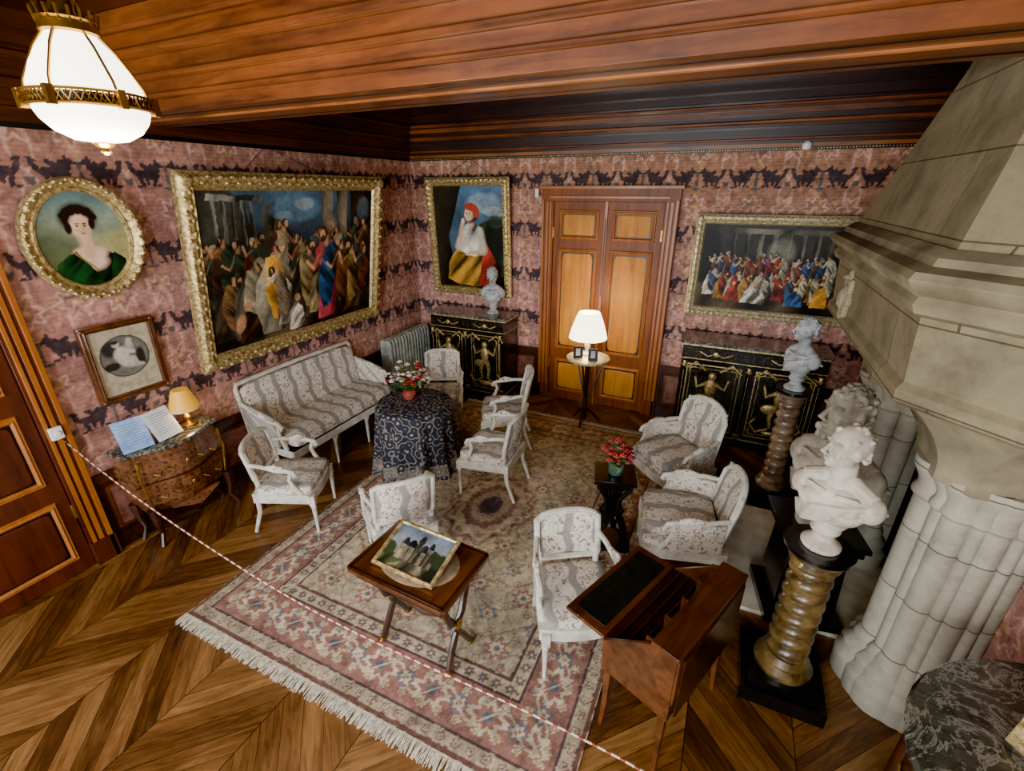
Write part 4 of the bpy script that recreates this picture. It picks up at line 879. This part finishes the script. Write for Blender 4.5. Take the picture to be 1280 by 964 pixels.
def engraving():
    w,h=.40,.50; cv=Cv(w,h,.0035,'#b3a78c',.004,25); cv.ell(.2,.22,.165,.16,'#45423a',soft=.03); cv.ell(.2,.22,.155,.15,'#6f6b60',soft=.05); cv.ell(.13,.15,.07,.06,'#34312b')
    cv.ell(.18,.2,.05,.06,'#bdb7a8',ang=.4); cv.ell(.22,.27,.08,.045,'#b8b1a0',ang=.3); cv.ell(.16,.12,.025,.028,'#b3ac9c'); cv.ell(.155,.105,.025,.015,'#34312b'); cv.ell(.24,.16,.03,.045,'#a59e8e'); cv.ell(.25,.11,.02,.023,'#b3ac9c'); cv.ell(.1,.28,.05,.03,'#2c2924'); cv.ell(.3,.25,.03,.07,'#2c2924')
    cv.line((.17,.16),(.26,.2),.012,'#c4bdac'); cv.line((.2,.28),(.3,.31),.012,'#b8b1a0')
    for i in range(3): cv.line((.1,.42+i*.018),(.3,.42+i*.018),.003,'#6a6456',.5)
    cv.noise(.4,30,3); return cv
gp=lambda f,d:[(-.005,.0),(0,.012),(f*.12,.03),(f*.2,.02),(f*.3,.03),(f*.5,d),(f*.75,d*.9),(f*.85,d*.55),(f,d*.4),(f,-.02)]
def painting(name,cv,f,d,loc,rz,lean,m=gold,carve=.006,fr=24):
    b=B(); b.frame(cv.w,cv.h,gp(f,d),m,carve,fr); b.box((0,.012,0),(cv.w+f,.015,cv.h+f),walnut)
    if carve:
        P=2*(cv.w+cv.h); k=int(P/.05)
        for i in range(k):
            t=i*P/k
            if t<cv.w: x,z,hx=t-cv.w/2,-cv.h/2-f*.6,1
            elif t<cv.w+cv.h: x,z,hx=cv.w/2+f*.6,t-cv.w-cv.h/2,0
            elif t<2*cv.w+cv.h: x,z,hx=cv.w/2-(t-cv.w-cv.h),cv.h/2+f*.6,1
            else: x,z,hx=-cv.w/2-f*.6,cv.h/2-(t-2*cv.w-cv.h),0
            o_=f*.16*(1 if i%2 else -1)
            b.sq((x+(0 if hx else o_),-d,z+(o_ if hx else 0)),(f*.15,.010,f*.11) if hx else (f*.11,.010,f*.15),m,nu=8,nv=5)
    for sx in(-1,1):
        for sz in(-1,1):
            b.sq((sx*(cv.w/2+f*.55),-d,sz*(cv.h/2+f*.55)),(f*.34,.016,f*.34),m,nu=10,nv=6)
    o=b.obj(name,loc,rot=(lean,0,rz)); canvas('painted_canvas',cv,paintm,o,(0,-.004,0)); return o
painting('large_gilt_framed_painting',big(),.14,.06,(XL+.22,3.44,1.98),math.pi/2,R_(10))
painting('gilt_framed_portrait',woman(),.10,.05,(-3.17,YB-.10,2.06),0,R_(3))
painting('gilt_framed_painting',assembly(),.095,.05,(.38,YB-.09,1.89),0,R_(3),goldpale,.004)
painting('framed_engraving',engraving(),.045,.02,(XL+.05,1.80,1.465),math.pi/2,R_(2),mahog,0)
b=B(); b.tube([(-3.6,YB-.06,2.75),(-3.17,YB-.03,3.02),(-2.75,YB-.06,2.75)],.003,black,n=4); b.tube([(-.1,YB-.06,2.38),(.4,YB-.03,2.98),(.9,YB-.06,2.38)],.003,black,n=4); b.tube([(XL+.25,2.9,2.75),(XL+.04,3.4,3.02),(XL+.25,4.0,2.75)],.003,black,n=4); b.obj('picture_cord')
ov=oval(); b=B(); rx,rz_=.255,.305; prof=[(0,.0),(.005,.015),(.02,.02),(.03,.012),(.045,.03),(.07,.05),(.085,.045),(.09,0)]
vs=[];fs=[];n=96;k=len(prof)
for i in range(n):
    t=2*math.pi*i/n
    for o_,d in prof: vs.append(((rx+o_)*math.cos(t),-d-(.004*math.sin(t*36) if .03<o_<.09 else 0),(rz_+o_)*math.sin(t)))
for i in range(n):
    for j in range(k-1): fs.append((i*k+j,((i+1)%n)*k+j,((i+1)%n)*k+j+1,i*k+j+1))
b.add(vs,fs,gold)
for i in range(64): t=2*math.pi*i/64; q=.06+.016*(i%2); b.sq(((rx+q)*math.cos(t),-.05,(rz_+q)*math.sin(t)),(.012,.008,.012),gold,nu=8,nv=5)
o=b.obj('oval_gilt_portrait',(XL+.09,1.78,2.34),rot=(R_(6),0,math.pi/2)); c=canvas('painted_canvas',ov,paintm,o,(0,-.002,0))
bm=bmesh.new(); bm.from_mesh(c.data); bmesh.ops.delete(bm,geom=[v for v in bm.verts if (v.co.x/(rx+.01))**2+(v.co.z/(rz_+.01))**2>1],context='VERTS'); bm.to_mesh(c.data); bm.free()

# ---------- pendant lamp ----------
b=B(); glo=EM('opal_glass','#fff4dc',6.5)
b.lathe([(.02,-.095),(.07,-.088),(.110,-.066),(.136,-.034),(.147,-.005)],glo,n=40); b.lathe([(.145,.03),(.14,.06),(.118,.11),(.09,.155),(.062,.19)],glo,n=40)
b.lathe([(.147,-.005),(.158,-.005),(.163,0),(.158,.004)],brass,n=48); b.lathe([(.147,.032),(.158,.03),(.163,.036),(.147,.04)],brass,n=48); b.lathe([(.144,0),(.144,.03)],black,n=48)
for i in range(36):
    a=i*2*math.pi/36; a2=(i+.5)*2*math.pi/36; a3=(i+1)*2*math.pi/36; p=lambda t,z:(.158*math.cos(t),.158*math.sin(t),z)
    b.tube([p(a,.0),p(a2,.03),p(a3,.0)],.0028,brass,n=4); b.tube([p(a,.03),p(a2,.004),p(a3,.03)],.0028,brass,n=4)
for i in range(6):
    a=i*math.pi/3; b.tube([(.15*math.cos(a),.15*math.sin(a),.03),(.142*math.cos(a),.142*math.sin(a),.065),(.095*math.cos(a),.095*math.sin(a),.155),(.065*math.cos(a),.065*math.sin(a),.195)],.004,brass,n=5)
    b.box((.162*math.cos(a),.162*math.sin(a),.015),(.02,.02,.05),brass)
b.lathe([(.008,-.13),(.016,-.122),(.008,-.114),(.024,-.105),(.03,-.098),(.02,-.09)],brass,n=16)
b.lathe([(.066,.19),(.074,.195),(.070,.22),(.076,.225),(.05,.235),(.025,.28),(.018,.30)],brass,n=24)
for i in range(18): a=i*.349; b.tube([(.07*math.cos(a),.07*math.sin(a),.215),(.077*math.cos(a),.077*math.sin(a),.25)],.004,brass,n=4)
for i in range(3):
    a=i*2.094
    for k in range(10):
        z=.24+k*.042; rr=.065*(1-k/11); c=Vector((rr*math.cos(a),rr*math.sin(a),z)); b.tube([tuple(c+Vector((.008*math.cos(t)*(k%2),.008*math.cos(t)*(1-k%2),.024*math.sin(t)))) for t in [j*.785 for j in range(8)]],.0028,brass,n=4,closed=True)
b.tube([(0,0,.26),(0,0,.66)],.008,brass)
b.obj('pendant_lamp',(-1.9,.98,2.885))

# ---------- misc ----------
b=B(); b.lathe([(.035,0),(.04,.02),(.04,.05),(.02,.07)],plasticW,n=20); b.tube([(0,.02,.03),(0,.06,.03)],.015,plasticW); b.obj('motion_sensor',(.47,YB-.07,3.0))
b=B(); b.box((0,0,0),(.04,.03,.09),plasticW); b.tube([(0,-.02,-.02),(0,-.02,-.022)],.01,plasticW); b.obj('wall_sensor',(-2.22,YB-.1,2.62),bev=.004)
b=B(); b.box((0,0,0),(.03,.07,.09),plasticW); b.tube([(.02,0,-.0),(.03,0,0)],.02,plasticW); b.obj('wall_thermostat',(XL+.105,1.24,1.12),bev=.005)
rm=N('barrier_cord'); o=rm.xyz(); rm.set(.6); rm.col(rm.ramp(rm.ma('FRACT',rm.ma('MULTIPLY',o[0],18.0)),[(.0,'#d8bfae'),(.6,'#9a4030')],True))
key=[(-3.98,1.24,1.1),(-3.3,1.25,.8),(-2.34,1.24,.6),(-1.6,1.2,.57),(-.92,1.19,.6),(-.04,1.18,.64),(.6,1.0,.78),(.8,.4,.95)]
b=B(); b.tube(key,.005,rm.m,n=8); o=b.obj('barrier_rope')
s_=o.modifiers.new('s','SUBSURF'); s_.levels=2; s_.render_levels=2

# ---------- lights ----------
def PL(name,loc,e,c,r=.1):
    L=bpy.data.lights.new(name,'POINT'); L.energy=e; L.color=c; L.shadow_soft_size=r; o=bpy.data.objects.new(name,L); S.collection.objects.link(o); o.location=loc
PL('pendant_glow',(-1.9,.98,2.62),55,(1,.86,.66),.08)
PL('lamp_glow',(-1.36,5.06,1.0),12,(1,.78,.5),.05)
PL('lamp_glow',(-1.36,5.06,1.47),10,(1,.78,.5),.05)
PL('lamp_glow',(-3.84,2.02,.96),2.5,(1,.7,.35),.04)
PL('added_room_fill',(-.6,-.8,2.7),60,(1,.88,.7),.15)  # added fill lamp behind the camera, no fixture hangs there
W=bpy.data.worlds.new('World'); S.world=W; W.use_nodes=True; W.node_tree.nodes['Background'].inputs[0].default_value=(.6,.75,1,1); W.node_tree.nodes['Background'].inputs[1].default_value=.8

cam=bpy.data.cameras.new('Camera'); cam.sensor_width=36; cam.lens=580.5/1280*36; cam.clip_start=.05
co=bpy.data.objects.new('Camera',cam); S.collection.objects.link(co); co.location=(0,0,2.65); co.rotation_euler=(R_(90-22.82),0,R_(24.69)); S.camera=co
